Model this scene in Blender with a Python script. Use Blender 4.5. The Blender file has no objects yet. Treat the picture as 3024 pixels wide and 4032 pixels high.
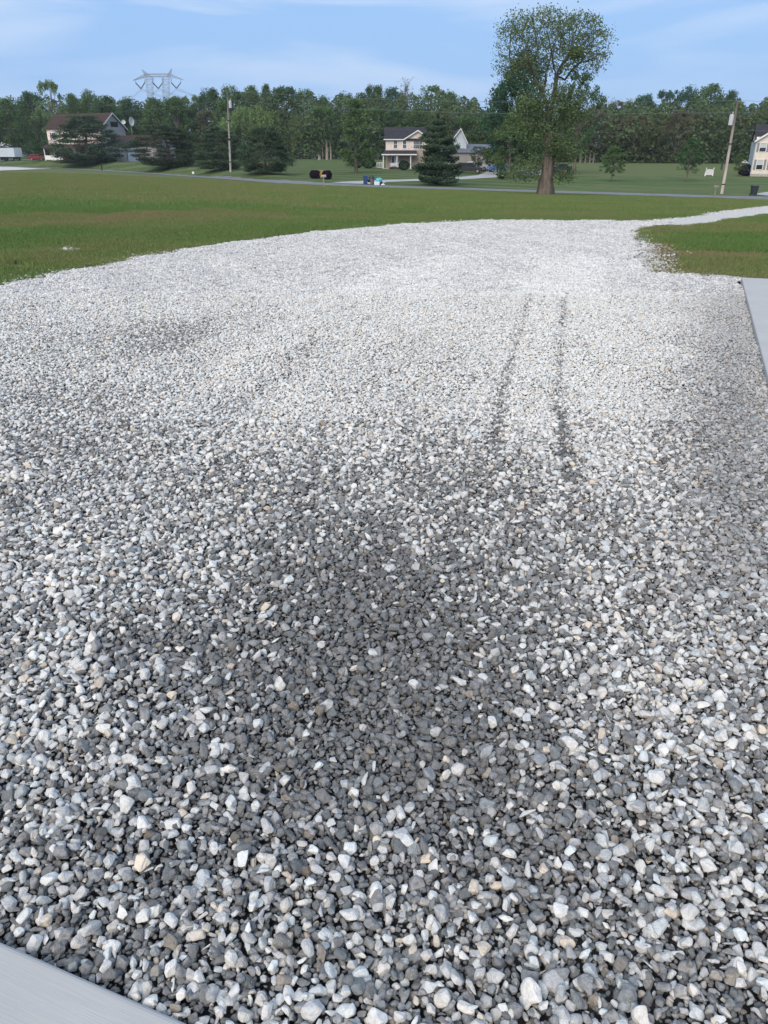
import bpy, math, random
import numpy as np
from mathutils import Vector, Matrix, Euler
R = math.radians
SC = bpy.context.scene
COL = SC.collection
random.seed(7)
RNG = np.random.default_rng(11)

# ------------------------------------------------------------------ camera, sky, sun, exposure
F = 3028.0; PITCH = R(24.9); CAMZ = 1.55
CP, SP = math.cos(PITCH), math.sin(PITCH)
cd = bpy.data.cameras.new('camera'); cam = bpy.data.objects.new('camera', cd); COL.objects.link(cam)
cam.location = (0, 0, CAMZ); cam.rotation_euler = (R(90) - PITCH, 0, 0)
cd.sensor_fit = 'HORIZONTAL'; cd.sensor_width = 36; cd.lens = 36 * F / 3024
cd.clip_start = .05; cd.clip_end = 6000
SC.camera = cam

SUN_EL, SUN_AZ = 38, 205       # azimuth measured clockwise from +Y
w = bpy.data.worlds.new('World'); SC.world = w; w.use_nodes = True
nt = w.node_tree; nt.nodes.clear()
def N(t, typ, **k):
    n = t.nodes.new(typ)
    for a, b in k.items(): setattr(n, a, b)
    return n
out = N(nt, 'ShaderNodeOutputWorld'); bg = N(nt, 'ShaderNodeBackground')
sky = N(nt, 'ShaderNodeTexSky', sky_type='NISHITA', sun_disc=False)
sky.sun_elevation = R(SUN_EL); sky.sun_rotation = R(SUN_AZ); sky.dust_density = 1.6; sky.ozone_density = 2.5; sky.air_density = 1.3
tc = N(nt, 'ShaderNodeTexCoord')
mp = N(nt, 'ShaderNodeMapping'); mp.inputs['Scale'].default_value = (1.0, 1.0, 6.5); mp.inputs['Location'].default_value = (.55, .4, .35)
nz = N(nt, 'ShaderNodeTexNoise'); nz.inputs['Scale'].default_value = 2.6; nz.inputs['Detail'].default_value = 4; nz.inputs['Roughness'].default_value = .45
nz.inputs['Distortion'].default_value = .5
cr = N(nt, 'ShaderNodeValToRGB'); cr.color_ramp.elements[0].position = .40; cr.color_ramp.elements[1].position = .60
cr.color_ramp.elements[0].color = (.0, .0, .0, 1); cr.color_ramp.elements[1].color = (1, 1, 1, 1)
veil = N(nt, 'ShaderNodeMix', data_type='RGBA'); veil.inputs['Factor'].default_value = .85
veil.inputs['B'].default_value = (2.75, 4.72, 8.1, 1)     # thin even veil of high cloud
mixc = N(nt, 'ShaderNodeMix', data_type='RGBA')
mixc.inputs['B'].default_value = (6.2, 7.0, 8.3, 1)      # the paler streaks of cloud
sep = N(nt, 'ShaderNodeSeparateXYZ')
mr = N(nt, 'ShaderNodeMapRange'); mr.inputs['From Min'].default_value = .02; mr.inputs['From Max'].default_value = .14
mr.inputs['To Min'].default_value = .05; mr.inputs['To Max'].default_value = .95
mm = N(nt, 'ShaderNodeMath', operation='MULTIPLY')
L = nt.links.new
L(tc.outputs['Generated'], mp.inputs['Vector']); L(mp.outputs[0], nz.inputs['Vector']); L(nz.outputs['Fac'], cr.inputs[0])
L(tc.outputs['Generated'], sep.inputs[0]); L(sep.outputs['Z'], mr.inputs['Value'])
L(cr.outputs[0], mm.inputs[0]); L(mr.outputs[0], mm.inputs[1])
L(sky.outputs[0], veil.inputs['A']); L(veil.outputs['Result'], mixc.inputs['A']); L(mm.outputs[0], mixc.inputs['Factor'])
L(mixc.outputs['Result'], bg.inputs[0]); bg.inputs[1].default_value = .085
L(bg.outputs[0], out.inputs[0])

sl = bpy.data.lights.new('sun', 'SUN'); sl.energy = 2.15; sl.angle = R(45); sl.color = (1, .89, .77)
sun = bpy.data.objects.new('sun', sl); COL.objects.link(sun)
az, el = R(SUN_AZ), R(SUN_EL)
sdir = Vector((math.sin(az) * math.cos(el), math.cos(az) * math.cos(el), math.sin(el)))
sun.rotation_euler = sdir.to_track_quat('Z', 'Y').to_euler()
vs = SC.view_settings; vs.view_transform = 'Standard'; vs.look = 'None'; vs.exposure = 0.55; vs.gamma = 1; vs.use_curve_mapping = False

# ------------------------------------------------------------------ projection helpers (photo pixels <-> metres)
def ray(px, py):
    dx = (px - 1512) / F; dy = (2016 - py) / F
    return dx, CP + dy * SP, -SP + dy * CP
def at_z(px, py, z=0.0):
    dx, dy, dz = ray(px, py); t = (z - CAMZ) / dz
    return dx * t, dy * t
def zpix(py, Y):
    _, dy, dz = ray(1512, py)
    return CAMZ + Y * dz / dy
def xpix(px, py, Y):
    dx, dy, dz = ray(px, py)
    return Y * dx / dy
def to_px(X, Y, Z):
    d = Y * CP - (Z - CAMZ) * SP; u = Y * SP + (Z - CAMZ) * CP
    return 1512 + F * X / d, 2016 - F * u / d

# ------------------------------------------------------------------ terrain
RPX = [-900, -100, 0, 200, 403, 600, 900, 1200, 1500, 1800, 2350, 2815, 3024, 3600]
RY = [330, 250, 240, 222, 200, 175, 138, 114, 107, 104, 100, 97, 96, 92]
RPY = [655, 655, 656, 661, 671, 683, 703, 724, 735, 744, 761, 775, 780, 792]
TY = {'x': [-900, 0, 200, 600, 1300, 2000, 2500, 3100, 3900], 'Y': [420, 350, 300, 270, 235, 225, 212, 205, 200], 'p': [618, 620, 623, 628, 627, 636, 643, 646, 646]}
MX, MY, MP = [-900, 0, 200, 372, 520, 668, 908, 1046, 1150], [365, 258, 234, 224, 208, 182, 152, 142, 134], [634, 634, 632, 632, 640, 655, 673, 680, 686]
def zfun(X, Y):
    X = np.asarray(X, float); Y = np.asarray(Y, float)
    Ys = np.maximum(Y, 1.0)
    px = np.clip(1512 + 3337 * X / Ys, -900, 3900)
    px = np.where(Y < 30, np.clip(px, -100, 3300), px)
    yr = np.interp(px, RPX, RY); pr = np.interp(px, RPX, RPY)
    zr = zpix_np(pr, yr)
    yt = np.interp(px, TY['x'], TY['Y']); zt = zpix_np(np.interp(px, TY['x'], TY['p']), yt)
    s = np.clip((Y - 18.5) / (yr - 18.5), 0, 1)
    fl = np.where(px < 1100, 7.0, 4.2)                  # level shelf that carries the road
    s = np.clip((Y - 18.5) / (yr - fl - 18.5), 0, 1)
    a = zr * s ** 1.12
    s2 = np.clip((Y - yr - fl) / (yt - yr - fl), 0, 1)
    b = zr + (zt - zr) * s2
    # on the left the lawn climbs a bank behind the road and then runs level
    ym = np.interp(px, MX, MY); zm = zpix_np(np.interp(px, MX, MP), ym)
    b2 = np.where(Y < ym, zr + (zm-zr)*np.clip((Y-yr-fl)/(ym-yr-fl), 0, 1), zm + (zt-zm)*np.clip((Y-ym)/np.maximum(yt-ym, 1), 0, 1))
    wl = np.clip((1150-px)/110, 0, 1)
    b = b*(1-wl) + b2*wl
    return np.where(Y < yr, a, b)
def zpix_np(py, Y):
    t = (2016 - py) / F
    return CAMZ + Y * (-SP + t * CP) / (CP + t * SP)
def Z(X, Y): return float(zfun(X, Y))
def ground(px, py):
    dx, dy, dz = ray(px, py); lo = 2.0; Y = 2.0
    while Y < 900:
        t = Y / dy
        if CAMZ + dz * t <= Z(dx * t, Y): break
        lo = Y; Y *= 1.02
    hi = Y
    for _ in range(24):
        m = (lo + hi) / 2; t = m / dy
        if CAMZ + dz * t <= Z(dx * t, m): hi = m
        else: lo = m
    return dx * hi / dy, hi, Z(dx * hi / dy, hi)

# ------------------------------------------------------------------ mesh + tag helpers
def tag(o, label=None, cat=None, group=None, kind=None):
    if label: o['label'] = label
    if cat: o['category'] = cat
    if group: o['group'] = group
    if kind: o['kind'] = kind
    return o
def thing(name, label, cat, loc, rz=0, group=None):
    o = bpy.data.objects.new(name, None); COL.objects.link(o); o.empty_display_size = .2
    o.location = loc; o.rotation_euler = (0, 0, rz)
    return tag(o, label, cat, group)
def np_mesh(name, V, Fa, m=None, smooth=False, attrs=None):
    """V (n,3); Fa (k,3|4) or list of such arrays"""
    me = bpy.data.meshes.new(name)
    V = np.ascontiguousarray(V, np.float32)
    fl = Fa if isinstance(Fa, list) else [Fa]
    fl = [np.asarray(f, np.int32) for f in fl if len(f)]
    loops = np.concatenate([f.ravel() for f in fl]) if fl else np.zeros(0, np.int32)
    tot = np.concatenate([np.full(len(f), f.shape[1], np.int32) for f in fl]) if fl else np.zeros(0, np.int32)
    st = np.concatenate([[0], np.cumsum(tot)[:-1]]).astype(np.int32) if len(tot) else tot
    me.vertices.add(len(V)); me.vertices.foreach_set('co', V.ravel())
    me.loops.add(len(loops)); me.loops.foreach_set('vertex_index', loops)
    me.polygons.add(len(tot)); me.polygons.foreach_set('loop_start', st); me.polygons.foreach_set('loop_total', tot)
    if smooth: me.polygons.foreach_set('use_smooth', np.ones(len(tot), bool))
    for k, v in (attrs or {}).items():
        a = me.attributes.new(k, 'FLOAT', 'POINT'); a.data.foreach_set('value', np.asarray(v, np.float32))
    me.update(calc_edges=True)
    if m: me.materials.append(m)
    return me
def link(name, me, parent=None, loc=None):
    o = bpy.data.objects.new(name, me); COL.objects.link(o)
    if parent: o.parent = parent
    if loc is not None: o.location = loc
    return o
class MB:
    def __init__(s): s.v = []; s.f = []
    def add(s, vs, fs, M=None):
        b = len(s.v)
        for p in vs: s.v.append(tuple(M @ Vector(p)) if M else tuple(p))
        for f in fs: s.f.append(tuple(b + i for i in f))
        return s
    def box(s, x0, x1, y0, y1, z0, z1, M=None):
        return s.add([(x0,y0,z0),(x1,y0,z0),(x1,y1,z0),(x0,y1,z0),(x0,y0,z1),(x1,y0,z1),(x1,y1,z1),(x0,y1,z1)],
                     [(0,3,2,1),(4,5,6,7),(0,1,5,4),(1,2,6,5),(2,3,7,6),(3,0,4,7)], M)
    def tube(s, pts, rad, n=8, cap=True, M=None):
        pts = [Vector(p) for p in pts]
        if not hasattr(rad, '__len__'): rad = [rad] * len(pts)
        vs, fs = [], []
        for i, p in enumerate(pts):
            d = (pts[min(i+1, len(pts)-1)] - pts[max(i-1, 0)])
            d = d.normalized() if d.length > 1e-9 else Vector((0,0,1))
            a = d.cross(Vector((0,0,1)) if abs(d.z) < .95 else Vector((1,0,0))).normalized(); b = d.cross(a)
            for k in range(n):
                t = 2*math.pi*k/n
                vs.append(p + (a*math.cos(t) + b*math.sin(t)) * rad[i])
        for i in range(len(pts)-1):
            for k in range(n):
                fs.append((i*n+k, i*n+(k+1)%n, (i+1)*n+(k+1)%n, (i+1)*n+k))
        if cap: fs += [tuple(range(n)), tuple(reversed(range((len(pts)-1)*n, len(pts)*n)))]
        return s.add(vs, fs, M)
    def prism(s, prof, y0, y1, M=None):
        """profile in x,z extruded along y"""
        n = len(prof)
        vs = [(x, y0, z) for x, z in prof] + [(x, y1, z) for x, z in prof]
        fs = [tuple(range(n)), tuple(reversed(range(n, 2*n)))] + [(i, n+i, n+(i+1)%n, (i+1)%n) for i in range(n)]
        return s.add(vs, fs, M)
    def prism_x(s, prof, x0, x1, M=None):
        """profile in y,z extruded along x"""
        n = len(prof)
        vs = [(x0, y, z) for y, z in prof] + [(x1, y, z) for y, z in prof]
        fs = [tuple(reversed(range(n))), tuple(range(n, 2*n))] + [(i, (i+1)%n, n+(i+1)%n, n+i) for i in range(n)]
        return s.add(vs, fs, M)
    def build(s, name, m, parent=None, bevel=0, smooth=False, loc=None):
        me = bpy.data.meshes.new(name); me.from_pydata(s.v, [], s.f); me.update(); me.materials.append(m)
        if smooth: me.polygons.foreach_set('use_smooth', [True]*len(me.polygons))
        o = link(name, me, parent, loc)
        if bevel:
            b = o.modifiers.new('bevel', 'BEVEL'); b.width = bevel; b.segments = 2; b.limit_method = 'ANGLE'
        return o

# ------------------------------------------------------------------ materials
def pmat(name, col, rough=.7, var=.12, scale=3.0, bump=0.0, bscale=20.0, metal=0, spec=.4, stretch=(1,1,1), col2=None, trans=None):
    m = bpy.data.materials.new(name); m.use_nodes = True; t = m.node_tree; t.nodes.clear()
    o = N(t, 'ShaderNodeOutputMaterial'); p = N(t, 'ShaderNodeBsdfPrincipled')
    p.inputs['Roughness'].default_value = rough; p.inputs['Metallic'].default_value = metal; p.inputs['Specular IOR Level'].default_value = spec
    c = N(t, 'ShaderNodeTexCoord'); mp = N(t, 'ShaderNodeMapping'); mp.inputs['Scale'].default_value = stretch
    n = N(t, 'ShaderNodeTexNoise'); n.inputs['Scale'].default_value = scale; n.inputs['Detail'].default_value = 5
    r = N(t, 'ShaderNodeMix', data_type='RGBA')
    c2 = col2 or tuple(x*(1-2*var) for x in col)
    a = tuple(min(1, x*(1+var)) for x in col) if not col2 else col
    r.inputs['A'].default_value = (*a, 1); r.inputs['B'].default_value = (*c2, 1)
    mr = N(t, 'ShaderNodeMapRange'); mr.inputs['From Min'].default_value = .3; mr.inputs['From Max'].default_value = .7
    l = t.links.new
    l(c.outputs['Object'], mp.inputs[0]); l(mp.outputs[0], n.inputs['Vector']); l(n.outputs['Fac'], mr.inputs[0]); l(mr.outputs[0], r.inputs['Factor'])
    l(r.outputs['Result'], p.inputs['Base Color'])
    if bump:
        n2 = N(t, 'ShaderNodeTexNoise'); n2.inputs['Scale'].default_value = bscale; n2.inputs['Detail'].default_value = 6
        b = N(t, 'ShaderNodeBump'); b.inputs['Strength'].default_value = bump; b.inputs['Distance'].default_value = .02
        l(mp.outputs[0], n2.inputs['Vector']); l(n2.outputs['Fac'], b.inputs['Height']); l(b.outputs[0], p.inputs['Normal'])
    l(p.outputs[0], o.inputs[0])
    return m
def siding(name, col, pitch=.12, vertical=False):
    """clapboard or ribbed metal: lines by object coordinate"""
    m = pmat(name, col, .55, .05, 1.2); t = m.node_tree; l = t.links.new
    p = [n for n in t.nodes if n.type == 'BSDF_PRINCIPLED'][0]
    c = [n for n in t.nodes if n.type == 'TEX_COORD'][0]
    s = N(t, 'ShaderNodeSeparateXYZ'); l(c.outputs['Object'], s.inputs[0])
    mu = N(t, 'ShaderNodeMath', operation='MULTIPLY'); mu.inputs[1].default_value = 1/pitch
    if vertical:
        ad = N(t, 'ShaderNodeMath', operation='ADD'); l(s.outputs['X'], ad.inputs[0]); l(s.outputs['Y'], ad.inputs[1]); l(ad.outputs[0], mu.inputs[0])
    else: l(s.outputs['Z'], mu.inputs[0])
    fr = N(t, 'ShaderNodeMath', operation='FRACT'); l(mu.outputs[0], fr.inputs[0])
    b = N(t, 'ShaderNodeBump'); b.inputs['Strength'].default_value = .8; b.inputs['Distance'].default_value = .02
    l(fr.outputs[0], b.inputs['Height']); l(b.outputs[0], p.inputs['Normal'])
    return m
def ramp_mat(): pass
# ------------------------------------------------------------------ lawn sheet
def knots(spec):
    o = []
    for a, b, s in spec: o += list(np.arange(a, b, s))
    return np.array(o + [spec[-1][1]])
XS = knots([(-1500,-400,110),(-400,-120,14),(-120,-30,2.5),(-30,30,.6),(30,120,2.5),(120,400,14),(400,1500,110)])
YS = knots([(-60,-6,9),(-6,45,.6),(45,130,1.7),(130,320,4),(320,1500,60)])
def dry_at(X, Y, Zv):
    """how dry/brown the grass is, 0..1 and how long it grows, for points on the field"""
    px, py = to_px(X, np.maximum(Y, 2), Zv)
    py = py + 6*np.sin(X*.8)+4*np.sin(X*2.3+Y)+np.sin(X*37.7+Y*21.3)*5*np.clip(1.4-(py-700)*0+0, 0, 1)
    n = np.sin(X*.9 + Y*.35)*.5 + np.sin(X*.31 - Y*.77 + 1.3)*.5
    d = .34 + .12*n
    d = np.where(py < 786 + np.clip((px-300)/900, 0, 1)*30, .50 + .10*n, d)                 # mown field beyond the swell
    d = np.where((px > 1250) & (py < 860), .36 + .12*n, d)
    band = (py > 782) & (py < 838 + 0*px) & (px < 1350)
    top = 782 + np.clip(px/1300, 0, 1)*36; bot = 838 - np.clip(px/1300, 0, 1)*8
    d = np.where((py > top) & (py < bot) & (px < 1350), .04, d)
    b2 = (py >= bot) & (py < 905 - np.clip(px/900, 0, 1)*40) & (px < 1150)
    d = np.where(b2, .68 + .22*n, d)
    d = np.where((py >= 905) & (px < 1200) & (py < 990), .22 + .25*n, d)
    # right-hand patch beside the slab
    rp = (px > 2480) & (py > 880) & (py < 1120)
    d = np.where(rp, .42 + .2*n, d)
    d = np.where(rp & (py > 925) & (py < 990) & (px > 2640), .03, d)
    d = np.where(rp & (py > 990) & (py < 1018), .85, d)
    d = np.where(rp & (px < 2680) & (py > 960), .8, d)
    yr = np.interp(px, RPX, RY)
    d = np.where(Y > yr, .30 + .08*n, d)
    d = np.where((Y > yr) & (px > 2230) & (py < 722), .48 + .1*n, d); d = np.where((Y > yr) & (px > 2230) & (py > 700) & (py < 722), -.1, d)
    return np.clip(d, 0, 1)
GX, GY = np.meshgrid(XS, YS)
GZ = zfun(GX, GY)
ny, nx = GX.shape
idx = np.arange(nx*ny).reshape(ny, nx)
faces = np.stack([idx[:-1,:-1], idx[:-1,1:], idx[1:,1:], idx[1:,:-1]], -1).reshape(-1, 4)
gm = bpy.data.materials.new('lawn'); gm.use_nodes = True; t = gm.node_tree; l = t.links.new
p = t.nodes['Principled BSDF']; p.inputs['Roughness'].default_value = .95; p.inputs['Specular IOR Level'].default_value = .1
at = N(t, 'ShaderNodeAttribute', attribute_name='dry')
c = N(t, 'ShaderNodeTexCoord')
n1 = N(t, 'ShaderNodeTexNoise'); n1.inputs['Scale'].default_value = 1.6; n1.inputs['Detail'].default_value = 8; n1.inputs['Roughness'].default_value = .7
n2 = N(t, 'ShaderNodeTexNoise'); n2.inputs['Scale'].default_value = .22; n2.inputs['Detail'].default_value = 6
mpn = N(t, 'ShaderNodeMapping'); mpn.inputs['Scale'].default_value = (.5, 1.4, 1)
l(c.outputs['Object'], mpn.inputs[0]); l(mpn.outputs[0], n1.inputs['Vector']); l(mpn.outputs[0], n2.inputs['Vector'])
ad = N(t, 'ShaderNodeMath', operation='ADD'); l(n1.outputs['Fac'], ad.inputs[0]); l(n2.outputs['Fac'], ad.inputs[1])
mr = N(t, 'ShaderNodeMapRange'); mr.inputs['From Min'].default_value = .7; mr.inputs['From Max'].default_value = 1.3; mr.inputs['To Min'].default_value = -.5; mr.inputs['To Max'].default_value = .5
l(ad.outputs[0], mr.inputs[0])
a2 = N(t, 'ShaderNodeMath', operation='ADD', use_clamp=True); l(at.outputs['Fac'], a2.inputs[0]); l(mr.outputs[0], a2.inputs[1])
cr = N(t, 'ShaderNodeValToRGB'); e = cr.color_ramp.elements
e[0].position = 0; e[0].color = (.086, .130, .046, 1); e[1].position = 1; e[1].color = (.175, .155, .078, 1)
x = e.new(.35); x.color = (.122, .156, .060, 1); x = e.new(.7); x.color = (.138, .148, .058, 1)
l(a2.outputs[0], cr.inputs[0])
# mowing stripes on the lawns across the road
am = N(t, 'ShaderNodeAttribute', attribute_name='mow'); wv = N(t, 'ShaderNodeTexWave', bands_direction='Y'); wv.inputs['Scale'].default_value = .045; wv.inputs['Distortion'].default_value = 2.5; wv.inputs['Detail Scale'].default_value = .3
mw = N(t, 'ShaderNodeMapping'); mw.inputs['Rotation'].default_value = (0, 0, .5); l(c.outputs['Object'], mw.inputs[0]); l(mw.outputs[0], wv.inputs['Vector'])
mm_ = N(t, 'ShaderNodeMath', operation='MULTIPLY'); l(am.outputs['Fac'], mm_.inputs[0]); l(wv.outputs['Fac'], mm_.inputs[1])
dk = N(t, 'ShaderNodeMix', data_type='RGBA', blend_type='MULTIPLY'); dk.inputs['B'].default_value = (.58, .66, .62, 1)
l(mm_.outputs[0], dk.inputs['Factor']); l(cr.outputs[0], dk.inputs['A']); l(dk.outputs['Result'], p.inputs['Base Color'])
n3 = N(t, 'ShaderNodeTexNoise'); n3.inputs['Scale'].default_value = 9; n3.inputs['Detail'].default_value = 8
bp = N(t, 'ShaderNodeBump'); bp.inputs['Strength'].default_value = .9; bp.inputs['Distance'].default_value = .12
l(c.outputs['Object'], n3.inputs['Vector']); l(n3.outputs['Fac'], bp.inputs['Height']); l(bp.outputs[0], p.inputs['Normal'])
lawn = link('lawn', np_mesh('lawn', np.stack([GX.ravel(), GY.ravel(), GZ.ravel()], 1), faces, gm, True,
            {'dry': dry_at(GX.ravel(), GY.ravel(), GZ.ravel()), 'mow': (GY > np.interp(1512+3337*GX/np.maximum(GY, 1), RPX, RY)).ravel()*np.where((GX/np.maximum(GY, 1)).ravel() > .19, .25, .9)}))
tag(lawn, kind='structure')

# ------------------------------------------------------------------ outlines on the ground
PAD_L = [(0,1134),(180,1092),(365,1061),(550,1022),(729,990),(900,962),(1094,935),(1280,915),(1458,900),(1640,886),(1823,877),(1969,872),(2187,874)]
DRIVE_UP = [(2340,877),(2509,872),(2693,857),(2780,846),(3024,815),(3150,797)]
DRIVE_LO = [(3150,822),(3024,848),(2824,881),(2715,892),(2600,893),(2518,892)]
PAD_R = [(2516,915),(2520,945),(2528,985),(2535,1030),(2570,1078),(2640,1084),(2736,1088),(2830,1098),(2920,1106)]
gz = lambda P: [at_z(a, b) for a, b in P]
slabR = [at_z(2920, 1092, .09), at_z(3024, 1481, .09)]
pad_poly = [(-16, -5), (-16, 4.0), (-10.5, 8.1)] + gz(PAD_L) + [(7.5, 20.8)] + gz(PAD_R) + [(slabR[0][0]+.3, slabR[0][1]), (7, -5)]
pad_poly = np.array(pad_poly)
def inpoly(X, Y, P):
    ins = np.zeros(X.shape, bool); n = len(P)
    for i in range(n):
        x0, y0 = P[i]; x1, y1 = P[(i+1) % n]
        if y0 == y1: continue
        c = ((y0 > Y) != (y1 > Y)) & (X < (x1-x0)*(Y-y0)/(y1-y0) + x0)
        ins ^= c
    return ins
def polydist(X, Y, P, closed=True):
    d = np.full(X.shape, 1e9); n = len(P)
    for i in range(n if closed else n-1):
        a = np.array(P[i]); b = np.array(P[(i+1) % n]); ab = b-a; L2 = (ab**2).sum() + 1e-12
        t = np.clip(((X-a[0])*ab[0] + (Y-a[1])*ab[1])/L2, 0, 1)
        d = np.minimum(d, np.hypot(X-a[0]-t*ab[0], Y-a[1]-t*ab[1]))
    return d
# driveway arm that leaves the pad and swings out to the road
arm_up = [ground(a, b)[:2] for a, b in DRIVE_UP]; arm_lo = [ground(a, b)[:2] for a, b in DRIVE_LO]
arm_mid_up = arm_up + [(33, 52), (40, 66), (42.5, 80), (41, 90), (38, 95)]
arm_mid_lo = [(54, 93.5), (47.5, 88), (46.5, 78), (44, 64), (36, 48)] + arm_lo
arm_poly = np.array([(3.5, 20.5)] + arm_mid_up + arm_mid_lo + [at_z(2300, 905)])
def road_strip(name, left, right, m, off=.04, sub=6):
    """ribbon between two equally long outlines, draped over the lawn"""
    V, Fa = [], []
    n = len(left)
    for i in range(n-1):
        for s in range(sub + (i == n-2)):
            a = s/sub
            l0 = [left[i][k]*(1-a)+left[i+1][k]*a for k in (0, 1)]; r0 = [right[i][k]*(1-a)+right[i+1][k]*a for k in (0, 1)]
            for j in range(5):
                b = j/4; x = l0[0]*(1-b)+r0[0]*b; y = l0[1]*(1-b)+r0[1]*b
                V.append((x, y, Z(x, y)+off))
    rows = len(V)//5
    for i in range(rows-1):
        for j in range(4): Fa.append((i*5+j, i*5+j+1, (i+1)*5+j+1, (i+1)*5+j))
    o = link(name, np_mesh(name, np.array(V), np.array(Fa), m, True)); tag(o, kind='structure'); return o
def fill_poly(name, P, m, off, step):
    """triangle-free draped fill: clipped grid via bmesh fill"""
    import bmesh
    bm = bmesh.new()
    vs = [bm.verts.new((x, y, 0)) for x, y in P]
    f = bm.faces.new(vs)
    xs = np.arange(P[:,0].min()+step, P[:,0].max(), step); ys = np.arange(P[:,1].min()+step, P[:,1].max(), step)
    for x in xs: bmesh.ops.bisect_plane(bm, geom=bm.verts[:]+bm.edges[:]+bm.faces[:], plane_co=(x,0,0), plane_no=(1,0,0))
    for y in ys: bmesh.ops.bisect_plane(bm, geom=bm.verts[:]+bm.edges[:]+bm.faces[:], plane_co=(0,y,0), plane_no=(0,1,0))
    bmesh.ops.triangulate(bm, faces=bm.faces[:])
    for v in bm.verts: v.co.z = Z(v.co.x, v.co.y) + off
    bmesh.ops.recalc_face_normals(bm, faces=bm.faces[:])
    me = bpy.data.meshes.new(name); bm.to_mesh(me); bm.free(); me.materials.append(m)
    o = link(name, me); tag(o, kind='structure'); return o
m_bed = pmat('gravel_bed', (.085, .088, .092), .95, .3, 40, .8, 60, spec=.1)
fill_poly('gravel_bed', pad_poly, m_bed, .006, 2.0)
# far driveway: fine white stone, modelled by colour and bump
def gravel_far(name, a, b):
    m = pmat(name, a, .9, 0, 14, .9, 22, spec=.15, col2=b); return m
m_armg = gravel_far('driveway_stone', (.66, .62, .56), (.44, .42, .38))
fill_poly('gravel_driveway', arm_poly, m_armg, .012, 3.0)

# road
m_asph = pmat('asphalt', (.20, .205, .21), .9, .12, .8, .4, 30, spec=.2)
rc = []
for px in list(range(-700, 3500, 60)):
    Y = np.interp(px, RPX, RY); py = np.interp(px, RPX, RPY)
    rc.append((float(xpix(px, py, Y)), float(Y)))
rc = np.array(rc)
def smooth(a, n):
    for _ in range(n): a[1:-1] = (a[:-2] + 2*a[1:-1] + a[2:])/4
    return a
rc = smooth(rc, 6)
tg = np.gradient(rc, axis=0); tg /= np.hypot(tg[:,0], tg[:,1])[:,None]; nrm = np.stack([-tg[:,1], tg[:,0]], 1)
road_strip('road', (rc + nrm*2.9).tolist(), (rc - nrm*2.9).tolist(), m_asph, .05, 4)
m_verge = pmat('verge_grit', (.26, .25, .20), .95, .2, 3, spec=.1)
# pale worn shoulder on the near side
sh = (rc - nrm*3.0); sh2 = (rc - nrm*(3.35 + .25*np.sin(np.arange(len(rc))*1.7))[:,None])
k = [i for i in range(len(rc)) if -60 < rc[i][0] < 60]
road_strip('road_shoulder', sh[k].tolist(), sh2[k].tolist(), m_verge, .045, 4)

# concrete drive of the house across the road
m_conc_far = pmat('drive_concrete', (.40, .40, .385), .9, .08, .5, spec=.2)
def strip_px(name, up, lo, m, off=.045):
    road_strip(name, [ground(a, b)[:2] for a, b in up], [ground(a, b)[:2] for a, b in lo], m, off, 5)
strip_px('concrete_drive', [(1300,721.5),(1345,717),(1430,713),(1520,709.5),(1660,705.5),(1790,699.5),(1880,691),(1900,684),(1925,672),(2000,671),(2140,671)],
         [(1500,727),(1502,726),(1508,722),(1525,717.5),(1660,713),(1790,708.5),(1860,705),(1905,702),(1955,699),(2025,694),(2150,689)], m_conc_far)
strip_px('gravel_turnout', [(-200,657),(0,657.5),(60,659),(110,662),(150,664.5),(198,666)], [(-200,674),(0,673.5),(60,671.5),(110,669),(150,667.5),(200,667)], m_armg, .07)
strip_px('neighbour_drive', [(-200,628),(0,631),(60,629),(150,627.5),(190,627.6)], [(-200,640),(0,637),(45,632),(140,629.5),(190,628.6)], m_conc_far, .06)
strip_px('side_drive', [(2990,762),(3024,757),(3200,740)], [(2960,766),(3024,772),(3200,790)], m_conc_far, .06)

# ------------------------------------------------------------------ cast slabs beside the camera
def concrete_mat():
    m = pmat('broomed_concrete', (.46, .45, .42), .85, .05, 2.5, spec=.25); t = m.node_tree; l = t.links.new
    p = [n for n in t.nodes if n.type == 'BSDF_PRINCIPLED'][0]; c = [n for n in t.nodes if n.type == 'TEX_COORD'][0]
    mp = N(t, 'ShaderNodeMapping'); mp.inputs['Scale'].default_value = (4, 160, 4)
    n = N(t, 'ShaderNodeTexNoise'); n.inputs['Scale'].default_value = 2.2; n.inputs['Detail'].default_value = 6
    l(c.outputs['Object'], mp.inputs[0]); l(mp.outputs[0], n.inputs['Vector'])
    b = N(t, 'ShaderNodeBump'); b.inputs['Strength'].default_value = .16; b.inputs['Distance'].default_value = .004
    l(n.outputs['Fac'], b.inputs['Height']); l(b.outputs[0], p.inputs['Normal'])
    # pin holes, dark specks
    v = N(t, 'ShaderNodeTexVoronoi'); v.inputs['Scale'].default_value = 26; l(c.outputs['Object'], v.inputs['Vector'])
    lt = N(t, 'ShaderNodeMath', operation='LESS_THAN'); lt.inputs[1].default_value = .045; l(v.outputs['Distance'], lt.inputs[0])
    mx = N(t, 'ShaderNodeMix', data_type='RGBA'); mx.inputs['B'].default_value = (.2, .2, .2, 1)
    src = p.inputs['Base Color'].links[0].from_socket
    st = N(t, 'ShaderNodeMix', data_type='RGBA'); st.inputs['B'].default_value = (.415, .41, .40, 1)
    cr = N(t, 'ShaderNodeMapRange'); cr.inputs['From Min'].default_value = .4; cr.inputs['From Max'].default_value = .7; l(n.outputs['Fac'], cr.inputs[0])
    l(cr.outputs[0], st.inputs['Factor']); l(src, st.inputs['A']); l(lt.outputs[0], mx.inputs['Factor']); l(st.outputs['Result'], mx.inputs['A']); l(mx.outputs['Result'], p.inputs['Base Color'])
    return m
m_conc = concrete_mat()
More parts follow.
